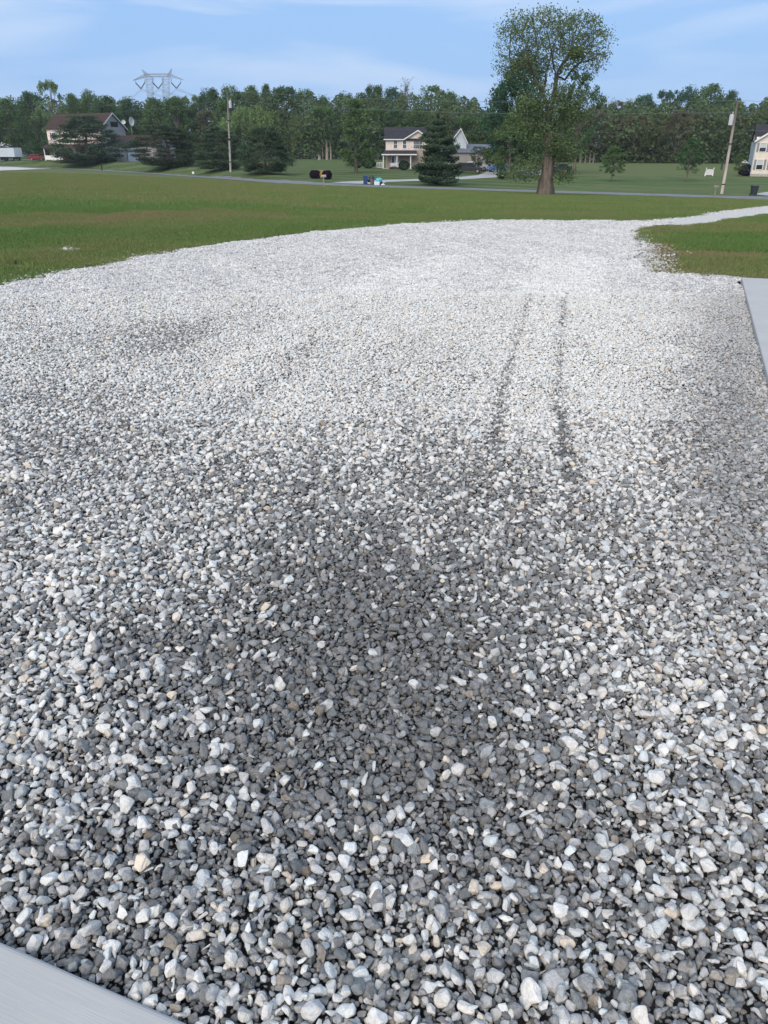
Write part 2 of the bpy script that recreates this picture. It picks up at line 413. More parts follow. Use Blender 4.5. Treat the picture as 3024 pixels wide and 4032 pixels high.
def slab(corner, ang, sx, sy, z0, z1, bevel=.012):
    mb = MB(); mb.box(0, sx, 0, sy, z0, z1)
    o = mb.build('concrete_slab', m_conc, bevel=bevel); o.location = (corner[0], corner[1], 0); o.rotation_euler = (0, 0, ang)
    o.modifiers['bevel'].segments = 4
    for f in o.data.polygons: f.use_smooth = False
    return o
SL0 = at_z(0, 3698, .072); SL1 = at_z(765, 4032, .072)
dL = Vector((SL1[0]-SL0[0], SL1[1]-SL0[1])).normalized(); angL = math.atan2(dL.y, dL.x)
# near slab: runs along its edge, body on the camera side
st = Vector(SL0) - dL*2.2
nL = Vector((dL.y, -dL.x))
o = slab((st + nL*2.0)[:], angL, 6.0, 2.0, -.12, .072, .014); tag(o, kind='structure'); near_slab = (st + nL*2.0, angL, 6.0, 2.0)
dR = Vector((slabR[0][0]-slabR[1][0], slabR[0][1]-slabR[1][1])).normalized()
print('slab angles', math.degrees(angL), math.degrees(math.atan2(dR.y, dR.x)), SL0, SL1, slabR)
angR = math.atan2(dR.y, dR.x) - math.pi/2
cR = Vector(slabR[0]) - dR*14
o = slab(cR[:], angR, 5.0, 14.0, -.12, .09, .012); tag(o, kind='structure'); right_slab = (cR, angR, 5.0, 14.0)
def in_slab(X, Y, S, m=0.0):
    c, a, sx, sy = S; x = X-c[0]; y = Y-c[1]; u = x*math.cos(a)+y*math.sin(a); v = -x*math.sin(a)+y*math.cos(a)
    return (u > -m) & (u < sx+m) & (v > -m) & (v < sy+m)

# ------------------------------------------------------------------ gravel
import bmesh
def rock(seed, sub):
    rs = np.random.default_rng(seed)
    bm = bmesh.new(); bmesh.ops.create_icosphere(bm, subdivisions=sub, radius=1)
    n = rs.normal(size=(rs.integers(9, 15), 3)); n /= np.linalg.norm(n, axis=1)[:, None]
    n = np.concatenate([n, [[0,0,1],[0,0,-1],[1,0,0],[-1,0,0]]]) ; n += rs.normal(size=n.shape)*.18; n /= np.linalg.norm(n, axis=1)[:,None]
    d = rs.uniform(.62, .95, len(n))
    V = np.array([v.co[:] for v in bm.verts])
    q = (V @ n.T) / d                      # 1/r per plane
    k = 17.0 if sub > 2 else (15.0 if sub > 1 else 9.0)
    r = 1/((np.exp(k*np.clip(q, 0, None)).sum(1)/1.0)**0); 
    sm = np.log(np.exp(k*q).sum(1))/k
    V = V / sm[:, None]
    V += .03*np.sin(V[:, [1,2,0]]*5 + seed)
    V *= np.array([1, rs.uniform(.62, .95), rs.uniform(.45, .8)])
    V /= (V.max(0)-V.min(0)).max()         # longest side = 1
    Fa = np.array([[v.index for v in f.verts] for f in bm.faces]); bm.free()
    return V, Fa
def stone_mat(name, inst):
    m = bpy.data.materials.new(name); m.use_nodes = True; t = m.node_tree; l = t.links.new
    p = t.nodes['Principled BSDF']; p.inputs['Roughness'].default_value = .8; p.inputs['Specular IOR Level'].default_value = .25
    a = N(t, 'ShaderNodeAttribute', attribute_name='tone', attribute_type='INSTANCER')
    h = N(t, 'ShaderNodeAttribute', attribute_name='hue', attribute_type='INSTANCER')
    av, hv = a.outputs['Fac'], h.outputs['Fac']
    if inst == 'cluster':
        b = N(t, 'ShaderNodeAttribute', attribute_name='ctone'); s = N(t, 'ShaderNodeMath', operation='ADD', use_clamp=True); l(av, s.inputs[0]); l(b.outputs['Fac'], s.inputs[1]); av = s.outputs[0]
    g = N(t, 'ShaderNodeNewGeometry'); 
    c = N(t, 'ShaderNodeTexCoord')
    n = N(t, 'ShaderNodeTexNoise'); n.inputs['Scale'].default_value = 3.2; n.inputs['Detail'].default_value = 6; n.inputs['Roughness'].default_value = .65
    off = N(t, 'ShaderNodeVectorMath', operation='ADD'); cmb = N(t, 'ShaderNodeCombineXYZ'); mu = N(t, 'ShaderNodeMath', operation='MULTIPLY'); mu.inputs[1].default_value = 97.0
    l(hv, mu.inputs[0]); l(mu.outputs[0], cmb.inputs[0]); l(c.outputs['Object'], off.inputs[0]); l(cmb.outputs[0], off.inputs[1]); l(off.outputs[0], n.inputs['Vector'])
    mr = N(t, 'ShaderNodeMapRange'); mr.inputs['From Min'].default_value = .3; mr.inputs['From Max'].default_value = .7; mr.inputs['To Min'].default_value = -.13; mr.inputs['To Max'].default_value = .13; l(n.outputs['Fac'], mr.inputs[0])
    ad = N(t, 'ShaderNodeMath', operation='ADD', use_clamp=True); l(av, ad.inputs[0]); l(mr.outputs[0], ad.inputs[1])
    cr = N(t, 'ShaderNodeValToRGB'); e = cr.color_ramp.elements
    e[0].position = 0; e[0].color = (.105,.105,.104,1); e[1].position = 1; e[1].color = (.76, .74, .69, 1)
    x = e.new(.32); x.color = (.195, .192, .186, 1); x = e.new(.62); x.color = (.42, .41, .395, 1)
    l(ad.outputs[0], cr.inputs[0])
    tr = N(t, 'ShaderNodeValToRGB'); e = tr.color_ramp.elements
    e[0].position = 0; e[0].color = (.90, .97, 1.0, 1); e[1].position = 1; e[1].color = (1, .88, .74, 1)
    x = e.new(.5); x.color = (1, 1, 1, 1); x = e.new(.85); x.color = (1, .965, .92, 1)
    l(hv, tr.inputs[0])
    mx = N(t, 'ShaderNodeMix', data_type='RGBA', blend_type='MULTIPLY'); mx.inputs['Factor'].default_value = 1
    l(cr.outputs[0], mx.inputs['A']); l(tr.outputs[0], mx.inputs['B']); l(mx.outputs['Result'], p.inputs['Base Color'])
    if inst == 'single':
        n2 = N(t, 'ShaderNodeTexNoise'); n2.inputs['Scale'].default_value = 9; n2.inputs['Detail'].default_value = 5
        bp = N(t, 'ShaderNodeBump'); bp.inputs['Strength'].default_value = .35; bp.inputs['Distance'].default_value = .03
        l(off.outputs[0], n2.inputs['Vector']); l(n2.outputs['Fac'], bp.inputs['Height']); l(bp.outputs[0], p.inputs['Normal'])
    return m
m_stone = stone_mat('limestone', 'single'); m_stonec = stone_mat('limestone_far', 'cluster')
def proto_coll(name, meshes):
    c = bpy.data.collections.new(name)
    for i, me in enumerate(meshes):
        o = bpy.data.objects.new('%s_%02d' % (name, i), me); c.objects.link(o)
    return c
def make_gn(name, coll):
    g = bpy.data.node_groups.new(name, 'GeometryNodeTree')
    g.interface.new_socket('Geometry', in_out='INPUT', socket_type='NodeSocketGeometry')
    g.interface.new_socket('Geometry', in_out='OUTPUT', socket_type='NodeSocketGeometry')
    gi = g.nodes.new('NodeGroupInput'); go = g.nodes.new('NodeGroupOutput')
    mtp = g.nodes.new('GeometryNodeMeshToPoints')
    iop = g.nodes.new('GeometryNodeInstanceOnPoints'); ci = g.nodes.new('GeometryNodeCollectionInfo')
    ci.inputs['Collection'].default_value = coll; ci.inputs['Separate Children'].default_value = True; ci.inputs['Reset Children'].default_value = True
    def attr(nm, dt):
        a = g.nodes.new('GeometryNodeInputNamedAttribute'); a.data_type = dt; a.inputs['Name'].default_value = nm; return a.outputs['Attribute']
    er = g.nodes.new('FunctionNodeEulerToRotation')
    l = g.links.new
    l(gi.outputs[0], mtp.inputs['Mesh']); l(mtp.outputs[0], iop.inputs['Points']); l(ci.outputs[0], iop.inputs['Instance'])
    iop.inputs['Pick Instance'].default_value = True
    l(attr('idx', 'INT'), iop.inputs['Instance Index']); l(attr('rot', 'FLOAT_VECTOR'), er.inputs[0]); l(er.outputs[0], iop.inputs['Rotation']); l(attr('scl', 'FLOAT_VECTOR'), iop.inputs['Scale'])
    l(iop.outputs[0], go.inputs[0])
    return g
def scatter(name, P, rot, scl, idx, attrs, gn, kindtag):
    me = bpy.data.meshes.new(name); n = len(P)
    me.vertices.add(n); me.vertices.foreach_set('co', np.asarray(P, np.float32).ravel())
    for k, v in (('rot', rot), ('scl', scl)):
        a = me.attributes.new(k, 'FLOAT_VECTOR', 'POINT'); a.data.foreach_set('vector', np.asarray(v, np.float32).ravel())
    a = me.attributes.new('idx', 'INT', 'POINT'); a.data.foreach_set('value', np.asarray(idx, np.int32))
    for k, v in attrs.items():
        a = me.attributes.new(k, 'FLOAT', 'POINT'); a.data.foreach_set('value', np.asarray(v, np.float32))
    o = link(name, me); md = o.modifiers.new('scatter', 'NODES'); md.node_group = gn
    tag(o, kind='stuff'); o['label'] = kindtag[0]; o['category'] = kindtag[1]
    return o
protos_near = [np_mesh('stone', *rock(100+i, 4), m_stone, True) for i in range(14)]
protos_mid = [np_mesh('stone', *rock(200+i, 2), m_stone, True) for i in range(10)]
def cluster(seed, n=14, size=.24):
    rs = np.random.default_rng(seed); Vs, Fs, T = [], [], []; b = 0
    # n*n jittered little stones in a size x size patch
    k = 10; s = size/k
    for i in range(k):
        for j in range(k):
            V, Fa = rock(seed*1000+i*k+j, 1)
            d = rs.uniform(.7, 1.25)*.029
            E = np.array(Euler((rs.normal()*.5, rs.normal()*.5, rs.uniform(0, 6.3))).to_matrix())
            V = (V*d) @ E.T + np.array([(i+.5+rs.uniform(-.4,.4)-k/2)*s, (j+.5+rs.uniform(-.4,.4)-k/2)*s, rs.uniform(0, .011)])
            Vs.append(V); Fs.append(Fa+b); b += len(V)
            T.append(np.full(len(V), rs.normal()*.14 + (.16 if rs.random() < .12 else 0)))
    return np_mesh('stones', np.concatenate(Vs), np.concatenate(Fs), m_stonec, True, {'ctone': np.concatenate(T)})
protos_far = [cluster(31+i) for i in range(7)]

# --- where the stone is dusty white and where it is darker and damp, in display pixels of the photo laid on the pad
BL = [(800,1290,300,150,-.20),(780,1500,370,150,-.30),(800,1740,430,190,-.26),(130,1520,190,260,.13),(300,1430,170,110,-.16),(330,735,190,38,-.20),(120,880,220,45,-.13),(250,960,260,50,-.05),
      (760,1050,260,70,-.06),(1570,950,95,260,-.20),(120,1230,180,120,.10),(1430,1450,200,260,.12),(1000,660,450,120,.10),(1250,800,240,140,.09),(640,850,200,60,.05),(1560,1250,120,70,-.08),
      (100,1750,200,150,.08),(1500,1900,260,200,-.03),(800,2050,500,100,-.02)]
RUTS = [([(1147,642),(1143,655),(1122,720),(1104,790),(1085,860),(1076,930),(1066,1000)], 7), ([(1218,640),(1215,700),(1208,790),(1205,870),(1210,930),(1225,1000),(1232,1060)], 8),
        ([(760,655),(680,740),(590,820),(500,900)], 10), ([(900,640),(800,700),(720,760),(640,830)], 9), ([(470,700),(380,750),(250,790)], 12)]
LANES = [[(1185,560),(1172,700),(1150,850),(1130,960)], [(1262,560),(1275,700),(1290,850),(1310,1000)], [(980,560),(870,660),(740,760),(620,880),(520,980)], [(860,590),(700,680),(540,790),(400,900)]]
def disp(X, Y):
    px, py = to_px(X, Y, 0*X); return px*.5486, py*.5486
RUTW = [np.array([at_z(a/.5486, b/.5486) for a, b in P]) for P, _ in RUTS]
RUTA = [.36, .42, .18, .15, .12]; RUTWID = [.042, .046, .12, .12, .2]
LANEW = [np.array([at_z(a/.5486, b/.5486) for a, b in P]) for P in LANES]
def white(X, Y):
    u, v = disp(X, Y)
    w = .60 + .20*np.clip((1150-v)/500, 0, 1)
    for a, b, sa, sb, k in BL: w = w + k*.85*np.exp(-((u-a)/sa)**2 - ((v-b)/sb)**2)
    w += .035*np.sin(X*2.1+1)*np.sin(Y*1.7) + .03*np.sin(X*5.3+Y*2.2)
    for P, A, wd in zip(RUTW, RUTA, RUTWID):
        w -= A*(.85+.15*np.sin(Y*2.6+X*3))*(Y < 9.6)*np.exp(-(polydist(X, Y, P, False)/wd)**2)
    for P in LANEW: w += .13*np.exp(-(polydist(X, Y, P, False)/.28)**2)
    return w
RS = .75
def relief(X, Y):
    h = .012*np.sin(X*1.9+.5)*np.cos(Y*1.3) + .010*np.sin(X*4.3+Y*2.9) + .006*np.sin(X*9.1-Y*7.3)
    for P, A, wd in zip(RUTW, RUTA, RUTWID): h = h - .014*A/.3*np.exp(-(polydist(X, Y, P, False)/(wd*1.1))**2) + .01*np.exp(-((polydist(X, Y, P, False)-wd*2.4)/wd)**2)
    return h*RS + .026
def hexpts(x0, x1, y0, y1, s, jit, seed):
    rs = np.random.default_rng(seed)
    xs = np.arange(x0, x1, s); ys = np.arange(y0, y1, s*.866)
    X, Y = np.meshgrid(xs, ys); X[1::2] += s/2
    X = X + rs.uniform(-jit, jit, X.shape)*s; Y = Y + rs.uniform(-jit, jit, Y.shape)*s
    return X.ravel(), Y.ravel(), rs
def keep(X, Y, marg, edge=0.0, rs=None):
    """inside the pad and near what can be seen"""
    k = inpoly(X, Y, pad_poly) & ~in_slab(X, Y, near_slab, .004) & ~in_slab(X, Y, right_slab, .004)
    half = np.abs(X) < (.56*np.maximum(Y, .2) + 1.6 + marg)
    return k & half
def stones(name, s, jit, y0, y1, dmin, dmax, power, zoff, zr, seed, protos_gn, nproto, lab, dens=1.0, tshift=0.0, tspread=.13, pw=.0, tilt=.45, marg=0):
    X, Y, rs = hexpts(-.56*y1-1.9-marg, .56*y1+1.9+marg, y0, y1, s, jit, seed)
    k = keep(X, Y, marg)
    if dens < 1: k &= rs.random(len(X)) < dens
    X, Y = X[k], Y[k]; n = len(X)
    d = dmin + (dmax-dmin)*rs.random(n)**power
    W = white(X, Y)
    big = (d-dmin)/(dmax-dmin)
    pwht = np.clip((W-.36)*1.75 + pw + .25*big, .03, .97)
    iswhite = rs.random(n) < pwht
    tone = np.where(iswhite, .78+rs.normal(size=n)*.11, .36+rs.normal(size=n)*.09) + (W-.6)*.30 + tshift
    u, v = disp(X, Y); ms_ = np.exp(-((u-1590)/110)**2)*np.clip((v-600)/60, 0, 1)*np.clip((1450-v)/200, 0, 1)
    tone = tone*(1-.62*ms_) + .50*.62*ms_
    hue = np.where(iswhite, np.clip(.5+rs.normal(size=n)*.22, 0, .97), np.clip(.42+rs.normal(size=n)*.25, 0, 1))
    hue = np.where(rs.random(n) < .02, 1.0, hue)
    rot = np.stack([rs.normal(size=n)*tilt, rs.normal(size=n)*tilt, rs.uniform(0, 6.28, n)], 1)
    sc = d[:, None]*rs.uniform(.88, 1.12, (n, 3))
    P = np.stack([X, Y, relief(X, Y) + zoff + rs.random(n)*zr], 1)
    print(name, n)
    return scatter(name, P, rot, sc, rs.integers(0, nproto, n), {'tone': tone, 'hue': hue}, protos_gn, lab)
g_near = make_gn('scatter_near', proto_coll('near_stones', protos_near)); g_mid = make_gn('scatter_mid', proto_coll('mid_stones', protos_mid)); g_far = make_gn('scatter_far', proto_coll('far_stones', protos_far))
lab = ('loose white and grey crushed stone covering the drive', 'gravel')
S1 = ('small dark and pale crushed stones packed under the larger ones in the foreground', 'gravel')
S2 = ('larger pale crushed stones lying on top in the foreground', 'gravel')
# foreground: fine fill, body layer, big ones on top
stones('gravel_fill', .0140, .38, .45, 5.2, .010, .020, 1.2, .004, .008, 1, g_mid, 10, S1, tshift=-.06, pw=-.30)
stones('gravel_body', .0205, .42, .45, 4.6, .016, .035, 1.7, .012, .010, 2, g_near, 14, S1, dens=.85, tshift=.01, pw=-.10)
stones('gravel_top', .038, .45, .45, 4.6, .022, .045, 2.2, .022, .010, 3, g_near, 14, S2, dens=.58, tshift=.05, pw=.14)
# middle distance
stones('gravel_middle', .0190, .42, 4.6, 9.5, .015, .031, 1.6, .010, .012, 5, g_mid, 10, ('crushed stone of the middle of the gravel pad', 'gravel'), tshift=.055, pw=.02)
stones('gravel_middle_top', .045, .45, 4.6, 9.5, .023, .038, 1.8, .020, .010, 6, g_mid, 10, ('larger pale stones scattered over the middle of the gravel pad', 'gravel'), dens=.6, tshift=.07, pw=.18)
# far: patches of many small stones
X, Y, rs = hexpts(-15, 14, 9.4, 21.5, .215, .08, 9)
k = keep(X, Y, 2.0) & (polydist(X, Y, pad_poly) > .10); X, Y = X[k], Y[k]; n = len(X)
W = white(X, Y)
scatter('gravel_far', np.stack([X, Y, relief(X, Y)+.008], 1), np.stack([0*X, 0*X, rs.uniform(0, 6.28, n)], 1), np.ones((n, 3)), rs.integers(0, 7, n),
        {'tone': .61 + (W-.6)*.75 + rs.normal(size=n)*.02 - .06*np.exp(-((disp(X, Y)[0]-1560)/100)**2)*(disp(X, Y)[1] > 595), 'hue': np.full(n, .5)}, g_far, ('fine white crushed stone of the far end of the gravel pad', 'gravel'))
print('far clusters', n)
# loose stones spilling over the edges into the grass
E = []
rs = np.random.default_rng(77)
edgeL = np.array([(-10.5, 8.1)] + gz(PAD_L)); edgeR = np.array(gz(DRIVE_LO[-1:]) + gz(PAD_R))
for edge, cnt, spread in ((edgeL, 5200, .20), (edgeR, 3200, .24)):
    seg = np.diff(edge, axis=0); Ls = np.hypot(seg[:,0], seg[:,1]); cum = np.concatenate([[0], np.cumsum(Ls)])
    tt = rs.uniform(0, cum[-1], cnt); i = np.clip(np.searchsorted(cum, tt)-1, 0, len(seg)-1); a = (tt-cum[i])/Ls[i]
    P = edge[i] + seg[i]*a[:,None]; nn = np.stack([-seg[i][:,1], seg[i][:,0]], 1)/Ls[i][:,None]
    P = P + nn*(rs.normal(size=cnt)*spread)[:,None]; E.append(P)
# the scatter of stone on bare soil by the right-hand grass
q = np.stack([rs.uniform(2520, 2760, 420), rs.uniform(925, 1082, 420)], 1); q = q[rs.random(420) < np.clip(1.15-(q[:,0]-2520)/190, .05, 1)]
E.append(np.array([at_z(a, b) for a, b in q]))
q = np.stack([rs.normal(262, 26, 130), rs.normal(985, 7, 130)], 1); E.append(np.array([at_z(a, b) for a, b in q]))
q = np.stack([rs.normal(190, 16, 30), rs.normal(986, 4, 30)], 1); E.append(np.array([at_z(a, b) for a, b in q]))
P = np.concatenate(E); P = P[~in_slab(P[:,0], P[:,1], right_slab, .01)]; n = len(P)
scatter('gravel_spill', np.column_stack([P, rs.uniform(.012, .03, n)]), np.stack([rs.normal(size=n)*.4, rs.normal(size=n)*.4, rs.uniform(0, 6.28, n)], 1),
        (rs.uniform(.025, .05, n)[:,None])*np.ones((1,3)), rs.integers(0, 10, n), {'tone': .72+rs.normal(size=n)*.12, 'hue': .5+rs.normal(size=n)*.1}, g_mid, ('stray white stones spilled into the edge of the grass', 'gravel'))
# pale stones on the driveway arm so that its edges are uneven
seg = arm_poly
def along(edge, cnt, spread, seed):
    rs = np.random.default_rng(seed); edge = np.array(edge); sg = np.diff(edge, axis=0); Ls = np.hypot(sg[:,0], sg[:,1]); cum = np.concatenate([[0], np.cumsum(Ls)])
    tt = rs.uniform(0, cum[-1], cnt); i = np.clip(np.searchsorted(cum, tt)-1, 0, len(sg)-1); a = (tt-cum[i])/Ls[i]
    P = edge[i] + sg[i]*a[:,None]; nn = np.stack([-sg[i][:,1], sg[i][:,0]], 1)/Ls[i][:,None]
    return P + nn*(rs.normal(size=cnt)*spread)[:,None], rs
P1, rs = along(arm_mid_up[:6], 2500, .13, 5); P2, _ = along(arm_mid_lo[-6:], 2500, .16, 6)
P = np.concatenate([P1, P2]); n = len(P)
scatter('gravel_verge', np.column_stack([P, zfun(P[:,0], P[:,1])+.015]), np.stack([rs.normal(size=n)*.4, rs.normal(size=n)*.4, rs.uniform(0, 6.28, n)], 1),
        (rs.uniform(.03, .06, n)[:,None])*np.ones((1,3)), rs.integers(0, 10, n), {'tone': .72+rs.normal(size=n)*.12, 'hue': .5+rs.normal(size=n)*.1}, g_mid, ('white stones along the edges of the curving drive', 'gravel'))

# ------------------------------------------------------------------ grass
gmat = bpy.data.materials.new('grass_blade'); gmat.use_nodes = True; t = gmat.node_tree; l = t.links.new; t.nodes.clear()
o_ = N(t, 'ShaderNodeOutputMaterial'); df = N(t, 'ShaderNodeBsdfDiffuse'); tl = N(t, 'ShaderNodeBsdfTranslucent'); ms = N(t, 'ShaderNodeMixShader'); ms.inputs[0].default_value = .3
a = N(t, 'ShaderNodeAttribute', attribute_name='tone', attribute_type='INSTANCER'); b = N(t, 'ShaderNodeAttribute', attribute_name='bt')
s = N(t, 'ShaderNodeMath', operation='ADD', use_clamp=True); l(a.outputs['Fac'], s.inputs[0]); l(b.outputs['Fac'], s.inputs[1])
cr = N(t, 'ShaderNodeValToRGB'); e = cr.color_ramp.elements
e[0].position = 0; e[0].color = (.135, .225, .066, 1); e[1].position = 1; e[1].color = (.27, .22, .12, 1)
x = e.new(.35); x.color = (.180, .240, .080, 1); x = e.new(.65); x.color = (.230, .240, .094, 1)
l(s.outputs[0], cr.inputs[0]); l(cr.outputs[0], df.inputs[0]); l(cr.outputs[0], tl.inputs[0]); l(df.outputs[0], ms.inputs[1]); l(tl.outputs[0], ms.inputs[2]); l(ms.outputs[0], o_.inputs[0])
def tuft(seed, nb, size, h):
    rs = np.random.default_rng(seed)
    bx, by = rs.uniform(-size/2, size/2, (2, nb)); ang = rs.uniform(0, 6.28, nb); hh = h*rs.uniform(.45, 1.15, nb); wd = rs.uniform(.0035, .006, nb)*1.3
    lean = rs.normal(size=(nb, 2))*.38
    ca, sa = np.cos(ang)*wd, np.sin(ang)*wd
    b0 = np.stack([bx-ca, by-sa, 0*bx-.01], 1); b1 = np.stack([bx+ca, by+sa, 0*bx-.01], 1)
    mx, my = bx+lean[:,0]*hh*.35, by+lean[:,1]*hh*.35
    m0 = np.stack([mx-ca*.8, my-sa*.8, hh*.55], 1); m1 = np.stack([mx+ca*.8, my+sa*.8, hh*.55], 1)
    tp = np.stack([bx+lean[:,0]*hh, by+lean[:,1]*hh, hh], 1)
    V = np.stack([b0, b1, m1, m0, tp], 1).reshape(-1, 3); i = np.arange(nb)[:,None]*5
    bt = np.repeat(rs.normal(size=nb)*.12 + (rs.random(nb) < .08)*.3, 5)
    return np_mesh('tuft', V, [i+np.array([[0,1,2,3]]), i+np.array([[3,2,4]])], gmat, False, {'bt': bt})
g_grass = make_gn('scatter_grass', proto_coll('tufts', [tuft(i, 90, .30, .085) for i in range(5)]))
g_grass2 = make_gn('scatter_grass_far', proto_coll('far_tufts', [tuft(50+i, 150, 1.0, .10) for i in range(4)]))
arm_near = arm_poly
def grass(name, s, x0, x1, y0, y1, gn, npr, lab, hscale, seed, margin):
    X, Y, rs = hexpts(x0, x1, y0, y1, s, .45, seed)
    k = ~inpoly(X, Y, pad_poly) & ~inpoly(X, Y, arm_near) & ~in_slab(X, Y, right_slab, .02) & (np.abs(X) < .56*Y + 3.5)
    k &= Y < np.interp(1512+3337*X/Y, RPX, RY) - 3.4
    if margin: k &= (polydist(X, Y, pad_poly) > margin) & (polydist(X, Y, arm_near) > margin)
    X, Y = X[k], Y[k]; zz = zfun(X, Y); d = dry_at(X, Y, zz); px, py = to_px(X, Y, zz)
    bare = (np.exp(-((px-60)/110)**2-((py-1052)/11)**2) + np.exp(-((px-262)/50)**2-((py-985)/11)**2) + np.exp(-((px-385)/55)**2-((py-1020)/6)**2)
            + np.exp(-((px-2655)/60)**2-((py-1020)/35)**2) + np.exp(-((px-2545)/38)**2-((py-1000)/70)**2)*1.2 + np.exp(-((px-2950)/70)**2-((py-1040)/14)**2)*.5)
    k = rs.random(len(X)) > bare*1.1
    X, Y, zz, d, px, py = [q[k] for q in (X, Y, zz, d, px, py)]; n = len(X)
    nn = .5+.5*np.sin(X*1.7+Y*.9)*np.sin(Y*1.3-X*.6)
    h = hscale*(.55 + .5*nn)*(1.35 - .75*d)
    print(name, n)
    scatter(name, np.stack([X, Y, zz], 1), np.stack([0*X, 0*X, rs.uniform(0, 6.28, n)], 1), np.stack([np.ones(n), np.ones(n), h], 1), rs.integers(0, npr, n),
            {'tone': d + rs.normal(size=n)*.13 + .22*(nn-.5) + .12*np.sin(X*.6+2*np.sin(Y*.4))*np.sin(Y*.5+1)}, gn, lab)
grass('near_grass', .155, -22, 20, 5.5, 27, g_grass, 5, ('short rough green grass growing beside the gravel', 'grass'), 1.0, 21, 0)
grass('field_grass', .72, -66, 46, 26.5, 112, g_grass2, 4, ('mown field grass stretching to the road', 'grass'), 1.0, 22, .5)
# ------------------------------------------------------------------ foliage
def leaf_mat(name, trans=.25, var=.34):
    m = bpy.data.materials.new(name); m.use_nodes = True; t = m.node_tree; l = t.links.new; t.nodes.clear()
    o = N(t, 'ShaderNodeOutputMaterial'); df = N(t, 'ShaderNodeBsdfDiffuse'); tl = N(t, 'ShaderNodeBsdfTranslucent'); ms = N(t, 'ShaderNodeMixShader'); ms.inputs[0].default_value = trans
    oi = N(t, 'ShaderNodeObjectInfo'); a = N(t, 'ShaderNodeAttribute', attribute_name='lt')
    c = N(t, 'ShaderNodeTexCoord'); n = N(t, 'ShaderNodeTexNoise'); n.inputs['Scale'].default_value = .55; n.inputs['Detail'].default_value = 4
    l(c.outputs['Object'], n.inputs['Vector'])
    s = N(t, 'ShaderNodeMath', operation='ADD'); l(a.outputs['Fac'], s.inputs[0]); l(n.outputs['Fac'], s.inputs[1])
    mr = N(t, 'ShaderNodeMapRange'); mr.inputs['From Min'].default_value = .2; mr.inputs['From Max'].default_value = 1.0; mr.inputs['To Min'].default_value = 1-var; mr.inputs['To Max'].default_value = 1+var
    l(s.outputs[0], mr.inputs[0])
    v = N(t, 'ShaderNodeVectorMath', operation='SCALE'); l(oi.outputs['Color'], v.inputs[0]); l(mr.outputs[0], v.inputs['Scale'])
    l(v.outputs[0], df.inputs[0]); l(v.outputs[0], tl.inputs[0]); l(df.outputs[0], ms.inputs[1]); l(tl.outputs[0], ms.inputs[2]); l(ms.outputs[0], o.inputs[0])
    return m
m_leaf = leaf_mat('leaves'); m_needle = leaf_mat('needles', .08, .42)
m_bark = pmat('bark', (.16, .135, .115), .95, .25, 2.5, .9, 9, spec=.1, stretch=(3, 3, .6))
m_barkp = pmat('pale_bark', (.25, .22, .18), .9, .2, 2, .5, 9, spec=.1, stretch=(2, 2, .5))

def quads(C, size, rs, up=.35, droop=0, asp=.65):
    """one small leaf-shaped quad per centre"""
    n = len(C)
    nrm = rs.normal(size=(n, 3)); nrm[:, 2] += up*2; nrm /= np.linalg.norm(nrm, axis=1)[:, None]
    a = np.cross(nrm, rs.normal(size=(n, 3))); a /= np.linalg.norm(a, axis=1)[:, None]+1e-9
    if droop:
        a = a*(1-droop) + np.array([0, 0, -1])*droop; a /= np.linalg.norm(a, axis=1)[:, None]
    b = np.cross(nrm, a); b /= np.linalg.norm(b, axis=1)[:, None]+1e-9
    s = (size*rs.uniform(.6, 1.35, n))[:, None]/2
    V = np.stack([C-a*s, C+b*s*asp, C+a*s, C-b*s*asp], 1).reshape(-1, 3)
    return V
def leafmesh(name, C, size, m, rs, lt=None, **k):
    V = quads(C, size, rs, **k); n = len(C); Fa = np.arange(n*4).reshape(n, 4)
    if lt is None: lt = rs.normal(size=n)*.12
    return np_mesh(name, V, Fa, m, False, {'lt': np.repeat(lt, 4)})
def clump_points(cent, rad, per, rs, flat=.8):
    d = rs.normal(size=(len(cent), per, 3)); d /= np.linalg.norm(d, axis=2)[:, :, None]
    r = rs.random((len(cent), per, 1))**.45
    return (cent[:, None, :] + d*r*rad[:, None, None]*np.array([1, 1, flat])).reshape(-1, 3)
def limbs_mesh(name, segs, m, n=6):
    mb = MB()
    for pts, rad in segs: mb.tube(pts, rad, n, cap=False)
    me = bpy.data.meshes.new(name); me.from_pydata(mb.v, [], mb.f); me.update(); me.materials.append(m)
    me.polygons.foreach_set('use_smooth', [True]*len(me.polygons)); return me
def curve_pts(a, b, rs, n=5, sag=0, wob=.06):
    a, b = np.array(a, float), np.array(b, float); L = np.linalg.norm(b-a); P = []
    for i in range(n+1):
        s = i/n; P.append(a*(1-s)+b*s + (rs.normal(size=3)*wob*L*.5*math.sin(math.pi*s)) + np.array([0, 0, sag*math.sin(math.pi*s)]))
    return P
